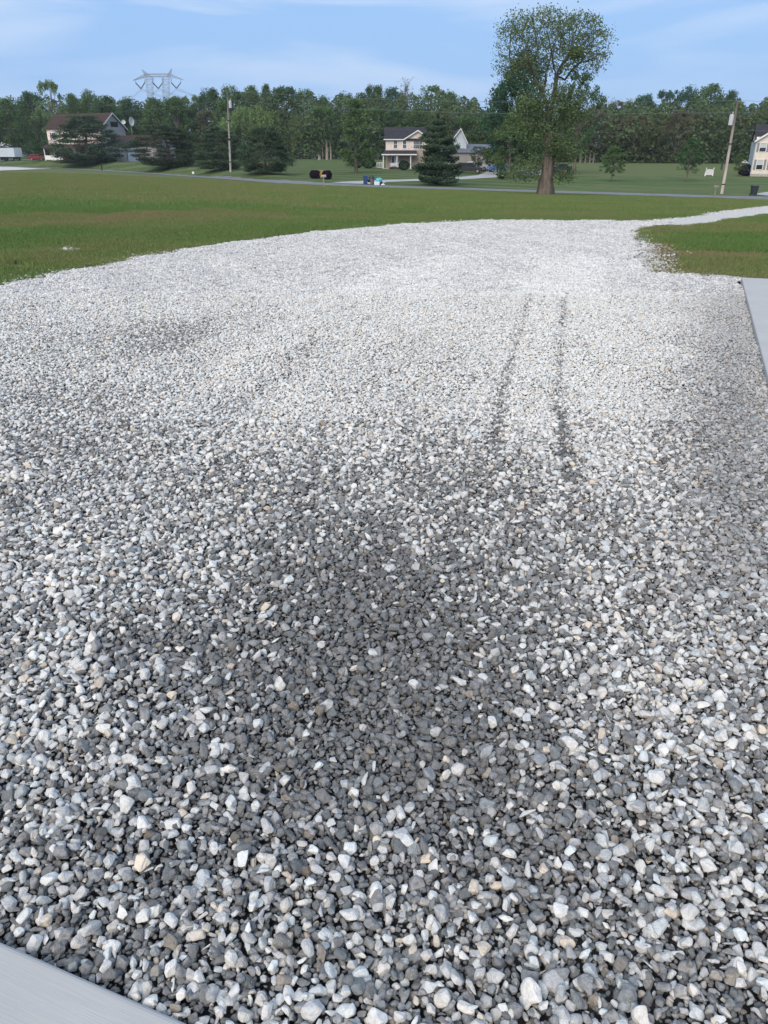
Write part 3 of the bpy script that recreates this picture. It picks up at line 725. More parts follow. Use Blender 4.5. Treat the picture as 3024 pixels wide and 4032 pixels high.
# every kind is modelled 10 m tall and about 7 m wide
def broadleaf(seed, kind):
    rs = np.random.default_rng(seed); H = 10.0
    low = {'round': .12, 'tall': .16, 'loose': .22, 'young': .20, 'column': .14, 'brown': .10}[kind]
    nc = {'round': 120, 'tall': 120, 'loose': 85, 'young': 95, 'column': 100, 'brown': 95}[kind]
    prof = {'round': lambda s: math.sin(math.pi*min(1, .12+.88*s)**.8)**.6, 'tall': lambda s: (math.sin(math.pi*(.1+.86*s)**1.0))**.55,
            'loose': lambda s: (math.sin(math.pi*(.06+.88*s)**1.25))**.7, 'young': lambda s: max(.12, (1-abs(s-.35)/.75))**.8,
            'column': lambda s: (1-s)**.55*(min(1, .5+s*2)), 'brown': lambda s: (math.sin(math.pi*(.1+.86*s)**.9))**.6}[kind]
    # a handful of main limbs each carrying a lobe, so the outline is uneven
    lob = [(rs.uniform(0, 6.28), rs.uniform(.3, .95), rs.uniform(.75, 1.25)) for _ in range(9)]
    C = []
    while len(C) < nc:
        s = rs.random()**.85; z = H*(low+(1-low)*s); th = rs.uniform(0, 6.28)
        k = 1.0
        for a, zz, g in lob:
            w_ = math.exp(-(((th-a+math.pi) % (2*math.pi)-math.pi)/.7)**2-((s-zz)/.16)**2); k += (g-1)*w_*1.6
        r = 3.3*prof(s)*k*(rs.uniform(.25, 1)**.5)
        zz = min(H-.2, z + .35*math.sin(th*3+seed)); C.append((r*math.cos(th), r*math.sin(th), zz))
    C = np.array(C); rad = rs.uniform(.5, 1.1, nc)*{'round': 1.05, 'tall': 1, 'loose': .75, 'young': .65, 'column': .72, 'brown': .85}[kind]
    per = {'round': 85, 'tall': 85, 'loose': 62, 'young': 60, 'column': 75, 'brown': 66}[kind]
    P = clump_points(C, rad, per, rs)
    clt = np.repeat(rs.normal(size=nc)*.16, per) + rs.normal(size=nc*per)*.08
    P2 = P + rs.normal(size=P.shape)*.05
    crown = leafmesh('crown', P2, .25 if kind != 'young' else .24, m_leaf, rs, clt)
    q_ = .55 if kind == 'young' else 1
    segs = [([(0,0,-.3), (0.03,0,H*.25), (rs.normal()*.15, rs.normal()*.15, H*.55), (rs.normal()*.3, rs.normal()*.3, H*.92)], [.24*q_, .18*q_, .11*q_, .02])]
    for c in C[rs.choice(nc, 26, False)]:
        z0 = max(H*.14, min(H*.7, c[2]*.62)); segs.append((curve_pts((0, 0, z0), c, rs, 4, .15), [.07, .055, .04, .028, .012]))
    return limbs_mesh('trunk', segs, m_bark), crown
def willow(seed):
    rs = np.random.default_rng(seed); P, lt, segs = [], [], []
    segs.append(([(0,0,-.3), (0,0,2), (.2,.1,4)], [.35, .28, .2]))
    for i in range(230):
        th = rs.uniform(0, 6.28); r = 3.4*rs.random()**.5; top = 10*(.98-.40*(r/3.5)**2)*rs.uniform(.86, 1.0)
        L_ = rs.uniform(1.6, 5.0)*(.6+.6*r/3.4); n = int(L_*17); x, y = r*math.cos(th), r*math.sin(th); sh = rs.normal()*.18
        for k in range(n):
            s = k/n; P.append((x*(1+.10*s)+rs.normal()*.10, y*(1+.10*s)+rs.normal()*.10, max(.3, top-L_*s+rs.normal()*.05))); lt.append(sh+.12*(1-s))
        if i % 9 == 0: segs.append((curve_pts((.1, 0, 3), (x, y, top-.2), rs, 4, .4), [.12, .09, .06, .04, .02]))
    return limbs_mesh('trunk', segs, m_bark), leafmesh('crown', np.array(P), .30, m_leaf, rs, np.array(lt), droop=.7, asp=.4)
def bare(seed):
    rs = np.random.default_rng(seed); segs = [([(0,0,-.3),(.05,0,4),(0,.1,7),(.1,0,9.6)], [.16,.11,.07,.015])]; P = []
    for i in range(46):
        z0 = rs.uniform(3, 8.6); th = rs.uniform(0, 6.28); L_ = rs.uniform(1.0, 2.6)*(1.1-z0/11)+.5; e = (math.cos(th)*L_*.6, math.sin(th)*L_*.6, z0+L_*.95)
        q = curve_pts((0,0,z0), e, rs, 4, -.1); segs.append((q, [.045,.035,.03,.02,.01]))
        for k in range(5):
            b = q[1+k % 4]; d = rs.normal(size=3)*.35+np.array([0,0,.5]); segs.append(([b, b+d*.5, b+d], [.02,.015,.007])); P += [b+d+rs.normal(size=3)*.12 for _ in range(3)]
    return limbs_mesh('trunk', segs, m_barkp, 4), leafmesh('crown', np.array(P), .16, m_leaf, rs)
def pine(seed, spread=3.7, whorls=11):
    rs = np.random.default_rng(seed); P, lt, segs = [], [], [([(0,0,-.3),(0,0,5),(.05,.03,9.7)], [.22,.13,.02])]
    for wv in range(whorls):
        s = wv/(whorls-1); z = .55 + 9.1*s**.95
        rmax = spread*((1-s)**.52*.92+.05)*(.75 if wv == 0 else rs.uniform(.78, 1.12))
        nb = max(5, int(8*(1-s)+4))
        for k in range(nb):
            th = 2*math.pi*k/nb + rs.uniform(-.3, .3) + wv*.7; r = rmax*rs.uniform(.45, 1.15); rise = r*rs.uniform(-.02, .22)
            a = np.array([0, 0, z]); b = np.array([r*math.cos(th), r*math.sin(th), z+rise+.1]); segs.append(([a, (a+b)/2+np.array([0,0,-.04*r]), b], [.05, .035, .012]))
            sh = rs.normal()*.16
            n = int(130+260*r)
            for _ in range(n):
                u = rs.random()**.6; wd = .36*r*(.25+.75*math.sin(math.pi*min(1, u*.85)))*rs.normal()*.75
                P.append(a*(1-u)+b*u + np.array([-math.sin(th)*wd, math.cos(th)*wd, rs.normal()*.15+.03*r*u - .04*r*math.sin(math.pi*u)])); lt.append(sh + .10*(u-.5))
    return limbs_mesh('trunk', segs, m_bark, 5), leafmesh('crown', np.array(P), .26, m_needle, rs, np.array(lt), up=.2, asp=.45)
def bushy_pine(seed):
    """broad old pine: shelves of needle pads under a rounded top"""
    rs = np.random.default_rng(seed); segs = [([(0,0,-.3),(0,0,4),(.3,.2,8.6)], [.26,.18,.04])]; C, rad = [], []
    lob = [(rs.uniform(0, 6.28), rs.uniform(.1, .9), rs.uniform(.7, 1.3)) for _ in range(8)]
    for i in range(250):
        s = rs.random(); th = rs.uniform(0, 6.28); g = 1.0
        for a, zz, q in lob: g += (q-1)*math.exp(-(((th-a+math.pi) % (2*math.pi)-math.pi)/.7)**2-((s-zz)/.2)**2)*1.3
        R_ = 4.3*g*(min(1, .72+s*1.4))*(max(0, 1-s**2.3))**.5
        r = R_*rs.uniform(.35, 1)**.5; z = .25+9.05*(round(s*9)/9*.4+s*.6)+.10*r
        C.append((r*math.cos(th), r*math.sin(th), z)); rad.append(rs.uniform(.55, 1.15)*(1.1-.35*s))
        if i % 3 == 0: segs.append((curve_pts((0, 0, max(.4, z-.25*r-.2)), C[-1], rs, 4, -.1), [.06,.05,.04,.025,.01]))
    C[:50] = [(q*math.cos(a), q*math.sin(a), rs.uniform(.3, 1.3)) for q, a in zip(rs.uniform(.4, 3.2, 50), rs.uniform(0, 6.28, 50))]
    C = np.array(C); rad = np.array(rad); per = 150; d = rs.normal(size=(250, per, 3)); d /= np.linalg.norm(d, axis=2)[:, :, None]
    P = (C[:, None, :] + d*(rs.random((250, per, 1))**.5)*rad[:, None, None]*np.array([1.15, 1.15, .62]))
    P[:, :, 2] = np.maximum(P[:, :, 2], .15)
    P[:, :, 2] += .12*(np.hypot(P[:, :, 0]-C[:, None, 0], P[:, :, 1]-C[:, None, 1]))
    return limbs_mesh('trunk', segs, m_bark, 5), leafmesh('crown', P.reshape(-1, 3), .25, m_needle, rs, np.repeat(rs.normal(size=250)*.16, per)+rs.normal(size=250*per)*.08, up=.4, asp=.4)
KIND = {}
def variants(kind, n, f): KIND[kind] = [f(i) for i in range(n)]
variants('round', 3, lambda i: broadleaf(10+i, 'round')); variants('tall', 3, lambda i: broadleaf(20+i, 'tall')); variants('loose', 3, lambda i: broadleaf(30+i, 'loose'))
variants('young', 2, lambda i: broadleaf(40+i, 'young')); variants('column', 2, lambda i: broadleaf(50+i, 'column')); variants('brown', 3, lambda i: broadleaf(60+i, 'brown'))
variants('willow', 2, lambda i: willow(70+i)); variants('bare', 2, lambda i: bare(80+i)); variants('pine', 3, lambda i: pine(90+i)); variants('widepine', 3, lambda i: bushy_pine(95+i))
CNT = {}
def tree(px, top, wpx, kind, col, label, Y=None, base=None, name='tree', cat='tree', group=None, rz=None, sink=0):
    """a tree whose crown spans wpx photo pixels and reaches row top, standing where row base meets the ground or at distance Y"""
    if base is not None: X, Y, z = ground(px, base)
    else:
        X = xpix(px, 600, Y); z = Z(X, Y)
    h = zpix(top, Y) - z; wid = wpx*Y/3337
    i = CNT.get(kind, 0); CNT[kind] = i+1; tk, cw = KIND[kind][i % len(KIND[kind])]
    r = rz if rz is not None else (i*2.39996) % 6.283
    # lean back for perspective of the wide lens is real geometry already
    e = thing(name, label, cat, (X, Y, z-sink), r, group)
    k = wid/ {'column': 5.2, 'bare': 3.2, 'widepine': 8.6, 'young': 6.4, 'pine': 7.0}.get(kind, 7.0)
    e.scale = (k, k, h/10.0)
    a = link('trunk', tk, e); b = link('crown', cw, e); b.color = (*col, 1)
    return e
DG = (.078, .140, .060); MG = (.110, .180, .066); LG = (.155, .230, .085); OL = (.140, .172, .074); BR = (.150, .145, .084); WL = (.145, .198, .080); BG = (.064, .134, .074); PN = (.072, .112, .064)
GW = 'trees of the woodland behind the houses'
back = [(-120,388,190,'tall',MG,'leafy tree of the wood cut by the left edge of the picture'),
 (58,392,150,'round',MG,'low rounded woodland treetop nearest the left edge'),
 (158,368,105,'tall',DG,'dark woodland treetop just left of the tall pale-green one'),
 (232,320,105,'loose',LG,'tall pale green tree standing above the wood on the far left'),
 (312,374,95,'round',MG,'rounded woodland treetop right of the tall pale-green tree'),
 (384,362,100,'tall',MG,'pointed woodland treetop above the brown roofed house'),
 (446,384,110,'round',DG,'low treetop sinking behind the red-brown roof gable'),
 (530,392,130,'round',DG,'low dark treetop just left of the steel pylon foot'),
 (628,390,120,'round',MG,'low rounded treetop directly under the steel pylon'),
 (708,390,120,'tall',MG,'green woodland treetop just right of the pylon legs'),
 (778,380,90,'loose',LG,'thin pale treetop in the dip between pylon and utility pole'),
 (850,356,105,'tall',DG,'dark treetop just left of the grey utility pole'),
 (930,345,120,'tall',MG,'tall green treetop right behind the left utility pole'),
 (1012,346,120,'round',MG,'full green treetop two crowns right of the left utility pole'),
 (1062,334,66,'column',MG,'narrow spire topped tree right of the left utility pole'),
 (1132,350,130,'tall',DG,'broad dark tree of the wood above the rightmost roadside pine'),
 (1205,360,90,'tall',MG,'woodland treetop above the wine-red shrubs'),
 (1280,386,110,'round',DG,'dark low treetop left of the maple in the lawn'),
 (1362,372,105,'tall',DG,'dark treetop behind the tip of the lawn maple'),
 (1428,372,95,'round',DG,'rounded dark treetop right of the lawn maple tip'),
 (1478,344,88,'tall',DG,'highest dark treetop left of the cream house roof'),
 (1548,352,120,'round',BG,'wide dark bluish treetop above the cream house roof'),
 (1592,308,74,'bare',(.10,.12,.06),'bare spindly grey tree sticking up above the wood behind the cream house'),
 (1692,342,140,'loose',MG,'airy light topped tree above the gable of the cream house'),
 (1762,368,120,'round',MG,'rounded woodland tree above the pine by the cream house'),
 (1846,408,125,'round',OL,'low olive treetop above the grey barn roof'),
 (1915,438,100,'round',MG,'low treetop in the gap left of the big old tree'),
 (2378,385,80,'bare',(.10,.10,.06),'leafless thin tree just right of the big old tree'),
 (2412,404,105,'brown',BR,'brownish budding treetop right of the leafless thin tree'),
 (2452,402,90,'round',OL,'olive treetop between leafless tree and dark pointed crown'),
 (2512,378,100,'tall',BG,'dark pointed crown above the rounder lawn sapling'),
 (2596,358,110,'loose',BG,'airy dark crown left of the paired dark crowns'),
 (2672,348,110,'tall',BG,'tall dark crown above the slim lawn sapling'),
 (2762,338,145,'round',MG,'broadest full crown, left of the leaning utility pole'),
 (2838,364,95,'round',DG,'dark crown touching the leaning pole on its left side'),
 (2886,414,80,'round',DG,'low dark crown just behind the leaning utility pole'),
 (2950,424,85,'loose',OL,'low olive crown in the gap right of the leaning pole'),
 (3006,392,110,'round',DG,'dark crown above the right-hand house roof'),
 (3110,394,150,'round',MG,'crown of the wood cut by the right edge of the picture')]
for i, (px, top, wp, kd, c, lab) in enumerate(back):
    tree(px, top, wp*1.22, kd, c, lab, Y=262+ (i*37 % 22), group=GW)
front = [(20,428,170,'round',DG,'dark round tree behind the white box trailer'),
 (150,398,185,'willow',WL,'weeping willow left of the brown roofed house'),
 (262,452,120,'willow',WL,'smaller weeping willow right behind the brown roofed house'),
 (330,428,140,'round',MG,'green tree directly above the brown roof ridge'),
 (470,424,140,'brown',OL,'olive tree behind the gable of the brown roofed house'),
 (560,440,140,'brown',BR,'brownish budding tree above the first roadside pine'),
 (650,452,130,'round',OL,'olive green tree above the gap between first two roadside pines'),
 (735,436,120,'tall',DG,'dark tree between the pylon line and the left utility pole'),
 (820,440,110,'brown',BR,'brownish tree just left of the utility pole in the wood edge'),
 (1000,398,235,'willow',LG,'big pale weeping willow behind the roadside pines'),
 (1118,440,120,'brown',OL,'olive tree right of the big pale willow'),
 (1192,438,120,'willow',WL,'small willow at the wood edge above the wine-red shrubs'),
 (1262,420,120,'tall',MG,'green wood-edge tree left of the lawn maple'),
 (1318,452,90,'tall',DG,'dark narrow wood-edge tree behind the left side of the lawn maple'),
 (1480,432,120,'tall',MG,'green wood-edge tree filling the gap between maple and cream house'),
 (1558,432,110,'round',DG,'dark tree right behind the cream house roof'),
 (1640,430,130,'round',MG,'green tree behind the gable peak of the cream house'),
 (1742,440,130,'brown',OL,'olive tree behind the pine beside the cream house'),
 (1842,452,150,'round',MG,'green tree behind the blue-shaded garage gable'),
 (1925,462,120,'willow',WL,'willow behind the grey barn'),
 (2060,440,150,'round',MG,'green wood-edge tree hidden behind the dark trees left of the big old tree'),
 (2130,474,130,'round',MG,'green wood-edge tree behind the trunk of the big old tree'),
 (2235,452,140,'round',OL,'olive wood-edge tree right of the big old trunk'),
 (2320,436,150,'brown',BR,'brown budding tree right behind the big old tree'),
 (2415,472,140,'brown',BR,'brown budding tree above the rounder lawn sapling'),
 (2500,458,120,'brown',BR,'brownish tree between the two lawn saplings, left one'),
 (2575,448,130,'brown',OL,'olive budding tree between the two lawn saplings, right one'),
 (2655,440,130,'brown',BR,'pinkish brown tree behind the slim lawn sapling'),
 (2735,452,130,'brown',BR,'brown tree above the white lawn panel'),
 (2812,470,120,'round',OL,'olive tree just left of the leaning pole at the wood edge'),
 (2885,462,120,'brown',BR,'brown tree between leaning pole and right-hand house'),
 (2965,440,130,'brown',OL,'olive tree just behind the left corner of the right-hand house'),
 (3050,436,140,'round',MG,'green tree behind the roof of the right-hand house')]
for i, (px, top, wp, kd, c, lab) in enumerate(front):
    yt = float(np.interp(px, TY['x'], TY['Y']))
    tree(px, top, wp*1.2, kd, c, lab, Y=yt+6+(i*53 % 9), group=GW)
# undergrowth and the packed depth of the wood between and behind these crowns
rs = np.random.default_rng(5); n = 150000
px = rs.uniform(-700, 3700, n); yt = np.interp(px, TY['x'], TY['Y']); Yv = yt + 2 + rs.random(n)*46
Xv = xpix(px, 600, Yv); zb = zfun(Xv, Yv)
hmax = zpix_np(np.interp(px, [-900,200,600,850,1100,1300,1800,1950,2500,3100,3900], [400,392,408,385,366,392,378,450,412,405,400]) + 14*np.sin(px*.05) + 8*np.sin(px*.13+1), Yv)
f = rs.random(n)**.8
f = np.where(rs.random(n) < .22, f*.22, f)
Pz = zb + .2 + (hmax-zb)*f*np.clip(.5+(Yv-yt)/30, .5, 1)
lt = .18*np.sin(Xv*.45+Yv*.2)+.12*np.sin(Xv*.17-1+Pz*.4)+rs.normal(size=n)*.08
wood = link('woodland', leafmesh('woodland', np.stack([Xv, Yv, Pz], 1), .80, m_leaf, rs, lt)); wood.color = (.100, .142, .064, 1)
tag(wood, 'dense green undergrowth and packed crowns of the wood behind the lawns', 'woodland', kind='stuff')
# distinct bare pole-like stems at the wood edge
def stem(px, base, top, r, label, m=None):
    X, Y, z = ground(px, base); h = zpix(top, Y)-z
    mb = MB(); mb.tube([(0,0,-.3),(.05,0,h*.5),(-.05,.04,h)], [r, r*.85, r*.6], 7); o = mb.build('dead_tree', m or m_barkp, smooth=True, loc=(X, Y, z))
    tag(o, label, 'tree trunk', 'pale stems at the wood edge'); return o
stem(1288, 628.5, 552, .42, 'tall pale dead trunk at the wood edge left of the lawn maple')
stem(1258, 629, 608, .5, 'short broken pale stump left of the tall dead trunk')
stem(1271, 628.5, 565, .16, 'thin dark stem between pale stump and tall dead trunk', m_bark)
stem(1303, 628.5, 560, .22, 'thin pale stem just right of the tall dead trunk')
stem(2284, 643, 590, .28, 'leftmost slim pale trunk under the trees right of the big old tree', m_bark)
stem(2303, 643, 598, .22, 'second slim trunk from the big old tree at the wood edge', m_bark)
stem(2321, 643, 600, .25, 'third slim trunk from the big old tree at the wood edge', m_bark)
stem(2335, 643, 598, .25, 'fourth slim trunk from the big old tree at the wood edge', m_bark)

# ---- pines along the road and by the house
GP = 'dark spreading pines along the road'
tree(350,448,280,'widepine',PN,'wide dark pine hiding most of the brown roofed house',base=646,name='pine_tree',cat='pine',group=GP)
tree(668,488,262,'widepine',(.064,.090,.050),'first wide roadside pine right of the brown roofed house',base=655,name='pine_tree',cat='pine',group=GP)
tree(868,492,205,'widepine',PN,'dark pine just left of and behind the utility pole',base=668,name='pine_tree',cat='pine',group=GP)
tree(1046,492,212,'widepine',PN,'dark roadside pine just right of the utility pole',base=680,name='pine_tree',cat='pine',group=GP)
tree(1718,450,205,'pine',PN,'tall layered pine in front of the cream house',base=729,name='pine_tree',cat='pine')
tree(1978,652,52,'pine',PN,'little young spruce on the lawn left of the big old tree',base=705,name='spruce_tree',cat='spruce')
tree(-30,540,110,'widepine',PN,'dark pine poking in at the left edge by the box trailer',base=632,name='pine_tree',cat='pine')
# ---- lawn trees
tree(1403,396,150,'column',MG,'neat green maple standing alone on the lawn left of the cream house',base=682,name='maple_tree')
tree(2406,578,118,'young',(.10,.18,.06),'rounder young tree on the right lawn, left of the slim one',base=715,name='young_tree')
tree(2702,542,118,'young',(.082,.165,.066),'slim young tree on the right lawn near the white panel',base=716,name='young_tree')
tree(2905,606,62,'young',MG,'small sapling beside the left corner of the right-hand house',base=694,name='young_tree')
tree(1880,578,86,'loose',(.07,.115,.05),'small dark leafy tree in front of the grey barn, left one',base=676,name='ornamental_tree')
tree(1928,584,66,'loose',(.08,.12,.052),'small ornamental tree at the barn corner by the open door',base=672,name='ornamental_tree')
tree(190,572,150,'round',(.045,.10,.042),'low dark green tree over the red vehicle on the left',base=629,name='ornamental_tree')
# dark pair of trees behind the big old one
tree(2032,212,240,'round',(.05,.11,.058),'dark dense tree behind the left side of the big old tree',Y=150,name='dark_tree')
tree(2268,292,170,'loose',(.075,.14,.058),'green tree behind the right side of the big old tree',Y=152,name='dark_tree')
tree(1962,330,120,'round',(.05,.105,.058),'lower dark tree left of the dense tree behind the big old tree',Y=156,name='dark_tree')

tree(2010,452,190,'round',(.118,.178,.066),'light green rounded tree in front of the dark trees, left of the big old trunk',Y=146,name='lawn_tree')
# ---- shrubs
def shrub_mesh(seed, sx, sy, sz, n, size, m=m_leaf, flat_top=0):
    rs = np.random.default_rng(seed); n = int(n*1.8); d = rs.normal(size=(n, 3)); d /= np.linalg.norm(d, axis=1)[:, None]
    lump = 1+.10*np.sin(d[:,0]*5+seed)*np.cos(d[:,1]*4)+.05*np.sin(d[:,2]*9)
    r = (1-.22*rs.random(n)**2)*lump
    P = d*r[:,None]*np.array([sx, sy, sz/2]); P[:,2] = np.maximum(P[:,2] + sz/2, .03)
    return leafmesh('foliage', P, size, m, rs)
def shrub(px, base, wpx, hpx, col, label, seed, depth=.9, name='shrub', cat='shrub', size=.16, n=1600, group=None):
    X, Y, z = ground(px, base); wd = wpx*Y/3337; h = hpx*Y/3675
    e = thing(name, label, cat, (X, Y+wd*.3, z), 0, group)
    o = link('foliage', shrub_mesh(seed, wd/2, wd/2*depth, h, n, size), e); o.color = (*col, 1)
    mb = MB()
    for k in range(5):
        a = k*1.26; mb.tube([(0,0,-.05), (math.cos(a)*wd*.15, math.sin(a)*wd*.15, h*.35), (math.cos(a)*wd*.3, math.sin(a)*wd*.3, h*.7)], [.04, .03, .01], 5)
    mb.build('stem', m_bark, e, smooth=True); return e
GH = (.032, .075, .036)
shrub(1406, 662, 58, 42, GH, 'dark round hedge bush directly behind the maple trunk', 1)
shrub(1452, 664, 56, 40, GH, 'dark round hedge bush between the maple and the cream house porch', 2)
shrub(1590.5, 671, 45, 40, GH, 'clipped ball shaped bush in front of the porch', 3, n=2600, size=.12)
shrub(1240, 703.5, 46, 33, (.042, .022, .036), 'left wine-red rounded shrub in the lawn bed by the road', 4, n=2200, group='wine-red shrubs in the lawn bed')
shrub(1287, 707, 40, 36, (.042, .022, .036), 'right wine-red rounded shrub in the lawn bed by the road', 5, n=2200, group='wine-red shrubs in the lawn bed')
shrub(1274, 704, 27, 30, (.72, .50, .03), 'clump of bright yellow flowers between the wine-red shrubs', 6, n=700, size=.14, name='flower_clump', cat='flowers')
shrub(2940, 694, 58, 46, (.035, .02, .052), 'dark purple shrub at the left corner of the right-hand house', 7, n=2200)
shrub(1640, 668, 40, 14, (.03, .05, .025), 'low planting along the porch foot by the ball bush', 8, n=500)
shrub(1555, 666, 50, 8, (.09, .05, .04), 'low reddish planting under the porch edge', 9, n=400)
shrub(3000, 690, 40, 8, (.03, .055, .03), 'low plants along the foot of the right-hand house', 10, n=300)
shrub(160, 632, 60, 10, (.04, .08, .03), 'low hedge plants before the dark tree by the red vehicle', 12, n=400)
shrub(2230, 688, 34, 32, (.045, .09, .03), 'small leafy bush right of the big old trunk', 13, n=500)
shrub(2425, 668, 60, 10, (.06, .09, .04), 'low weedy bush beside the rounder young tree', 14, n=300)

# ------------------------------------------------------------------ the big old tree
def hero():
    rs = np.random.default_rng(3); X0, Y0, z0 = ground(2146, 768)
    kx = .3617*Y0/3337; kz = .3617*Y0/3675
    P = lambda rx, ry, y=0.0: np.array([xpix(1850+rx*.3617, ry*.3617, Y0)-X0, y, zpix(ry*.3617, Y0)-z0])
    e = thing('big_old_tree', 'big old shade tree with thick bare trunk and thin spring crown by the road', 'tree', (X0, Y0, z0))
    nodes, par = [], []
    def path(pts, start=None, step=.35):
        last = start
        for i, q in enumerate(pts):
            q = np.array(q, float)
            if last is None: nodes.append(q); par.append(-1); last = 0; continue
            a = nodes[last]; L_ = np.linalg.norm(q-a); k = max(1, int(L_/step))
            for j in range(1, k+1): nodes.append(a + (q-a)*j/k + (rs.normal(size=3)*.02)); par.append(last); last = len(nodes)-1
        return last
    base = path([P(815,2112), P(835,1900), P(862,1700), P(858,1550), P(860,1430)])
    top1 = path([P(848,1300,-.1), P(830,1150,-.2), P(790,1000,-.3)], base)
    l1 = path([P(740,930,-.4), P(690,850,-.6)], top1); l1a = path([P(640,760,-1.2), P(590,690,-1.8)], l1); l1b = path([P(700,770,.3), P(600,700,1.2), P(480,660,1.8)], l1)
    l2 = path([P(830,880,.2), P(840,780,.5)], top1); l2a = path([P(760,760,1.0), P(730,640,1.4), P(770,520,1.5)], l2); l2b = path([P(870,700,.3), P(890,580,.1)], l2)
    top2 = path([P(880,1280,.2), P(905,1100,.3), P(930,950,.1), P(935,830,-.1)], base)
    r1 = path([P(905,740,-.4), P(880,640,-.7), P(860,520,-.9)], top2); r2 = path([P(985,720,-.3), P(1020,670,-.6), P(1080,560,-.9)], top2)
    r3 = path([P(1000,790,.7), P(1040,700,1.2), P(1130,600,1.7)], top2); r4 = path([P(1060,860,.9), P(1120,760,.5), P(1230,650,.2)], top2)
    b1 = path([P(780,1400,-.4), P(700,1360,-1.0), P(600,1362,-1.6)], base)
    b2 = path([P(940,1330,-.4), P(1010,1260,-1.0), P(1120,1200,-1.3)], base)
    b3 = path([P(780,1600,-.3), P(720,1580,-.9)], int(base*.8)); b4 = path([P(940,1560,-.5), P(1010,1500,-1.4)], int(base*.85))
    lo = int(base*.45)
    b5 = path([P(770,1780,-.5), P(700,1850,-1.2), P(560,1870,-1.8), P(450,1870,-2.0)], lo); b6 = path([P(925,1790,-.4), P(960,1720,-.7), P(1010,1640,-.8)], lo)
    b7 = path([P(745,1830,-.6), P(720,1930,-1.2)], lo); b8 = path([P(935,1840,-.6), P(1010,1880,-1.2), P(1050,1920,-1.4)], lo)
    # attraction points: upper dome and lower sprays
    def ell(c, r, n, shell=.0):
        d = rs.normal(size=(n, 3)); d /= np.linalg.norm(d, axis=1)[:, None]; q = rs.random(n)**(1/3.0)
        q = shell+(1-shell)*q; return c + d*q[:, None]*np.array(r)
    A = np.concatenate([ell(P(900,470), (4.1, 4.0, 2.5), 760), ell(P(560,500), (2.2, 3, 2.6), 260), ell(P(1230,520), (2.2, 3, 2.6), 300), ell(P(850,270), (2.0, 2.4, 1.2), 130), ell(P(1180,330), (2.0,2.4,1.3), 120),
         ell(P(470,680), (1.4, 2, 1.4), 80), ell(P(1360,590), (1.0, 1.2, .9), 60), ell(P(1300,250), (.9,1,.5), 50), ell(P(540,230), (1.0,1,.8), 40),
         ell(P(870,1130), (3.0, 2.5, 1.5), 150), ell(P(650,1180), (1.5, 1.6, .9), 80), ell(P(1110,1180), (1.9, 1.8, 1.3), 120),
         ell(P(850,1480), (2.2, 2.0, 1.6), 120), ell(P(660,1380), (1.6, 1.6, .8), 60), ell(P(1020,1600), (1.6, 1.5, 1.4), 80),
         ell(P(560,1890), (1.8, 1.2, .45), 70), ell(P(700,1800), (1.1, 1.1, .8), 50), ell(P(1010,1890), (1.0, .9, .7), 45)])
    NP = np.array(nodes); par_ = list(par); N_ = len(NP)
    step = .30; alive = np.ones(len(A), bool)
    for it in range(60):
        Q = A[alive]
        if len(Q) == 0: break
        D = ((Q[:, None, :]-NP[None])**2).sum(2) if len(Q)*len(NP) < 3e7 else None
        if D is None: break
        ni = D.argmin(1); dm = np.sqrt(D.min(1))
        ok = dm < 4.2
        new, np_ = [], []
        for k in np.unique(ni[ok]):
            v = Q[ok & (ni == k)]-NP[k]; v = (v/np.linalg.norm(v, axis=1)[:, None]).sum(0); nv = np.linalg.norm(v)
            if nv < 1e-6: continue
            q = NP[k]+v/nv*step + rs.normal(size=3)*.035
            new.append(q); np_.append(k)
        if not new: break
        NP = np.concatenate([NP, np.array(new)]); par_ += [int(x) for x in np_]
        ai = np.where(alive)[0]; alive[ai[dm < .42]] = False
    n = len(NP); kids = [[] for _ in range(n)]
    for i, q in enumerate(par_):
        if q >= 0: kids[q].append(i)
    rad = np.zeros(n)
    for i in range(n-1, -1, -1):
        rad[i] = .017 if not kids[i] else (sum(rad[j]**2.35 for j in kids[i]))**(1/2.35)
    rad = np.minimum(rad, .62)
    h = NP[:, 2]; trunkmask = np.zeros(n, bool); i = base
    while i >= 0:
        trunkmask[i] = True; i = par_[i]
    tr = .44 + .36*np.exp(-h/1.4) + .04*np.clip((6-h)/6, 0, 1)
    rad = np.where(trunkmask, tr*np.where(h > 5, .86, 1.0), np.minimum(rad, .34))
    mb = MB(); bt = MB()
    # trunk as one furrowed column
    ids = [i for i in range(base+1) if trunkmask[i]]; pts = [NP[i] for i in ids]
    ns = 28; vs, fs = [], []
    for k, i in enumerate(ids):
        for j in range(ns):
            th = 2*math.pi*j/ns; hh = NP[i][2]
            f = 1+.07*math.sin(th*5+hh*.35+1)+.04*math.sin(th*9-hh*.6)+.22*math.exp(-hh/.7)*max(0, math.sin(th*3+.6))
            vs.append((NP[i][0]+math.cos(th)*rad[i]*f, NP[i][1]+math.sin(th)*rad[i]*f, hh - (.35 if k == 0 else 0)))
    for k in range(len(ids)-1):
        for j in range(ns): fs.append((k*ns+j, k*ns+(j+1) % ns, (k+1)*ns+(j+1) % ns, (k+1)*ns+j))
    fs.append(tuple(range((len(ids)-1)*ns, len(ids)*ns)))
    bt.add(vs, fs)
    # limbs: follow the thickest child so chains stay continuous
    done = set()
    def chain(a, b):
        pts = [NP[a]]; rr = [min(rad[a], rad[b]*1.15)]; i = b
        while True:
            pts.append(NP[i]); rr.append(rad[i]); done.add(i)
            if not kids[i]: break
            nx_ = max(kids[i], key=lambda j: rad[j])
            for j in kids[i]:
                if j != nx_: todo.append((i, j))
            i = nx_
        return pts, rr
    todo = []
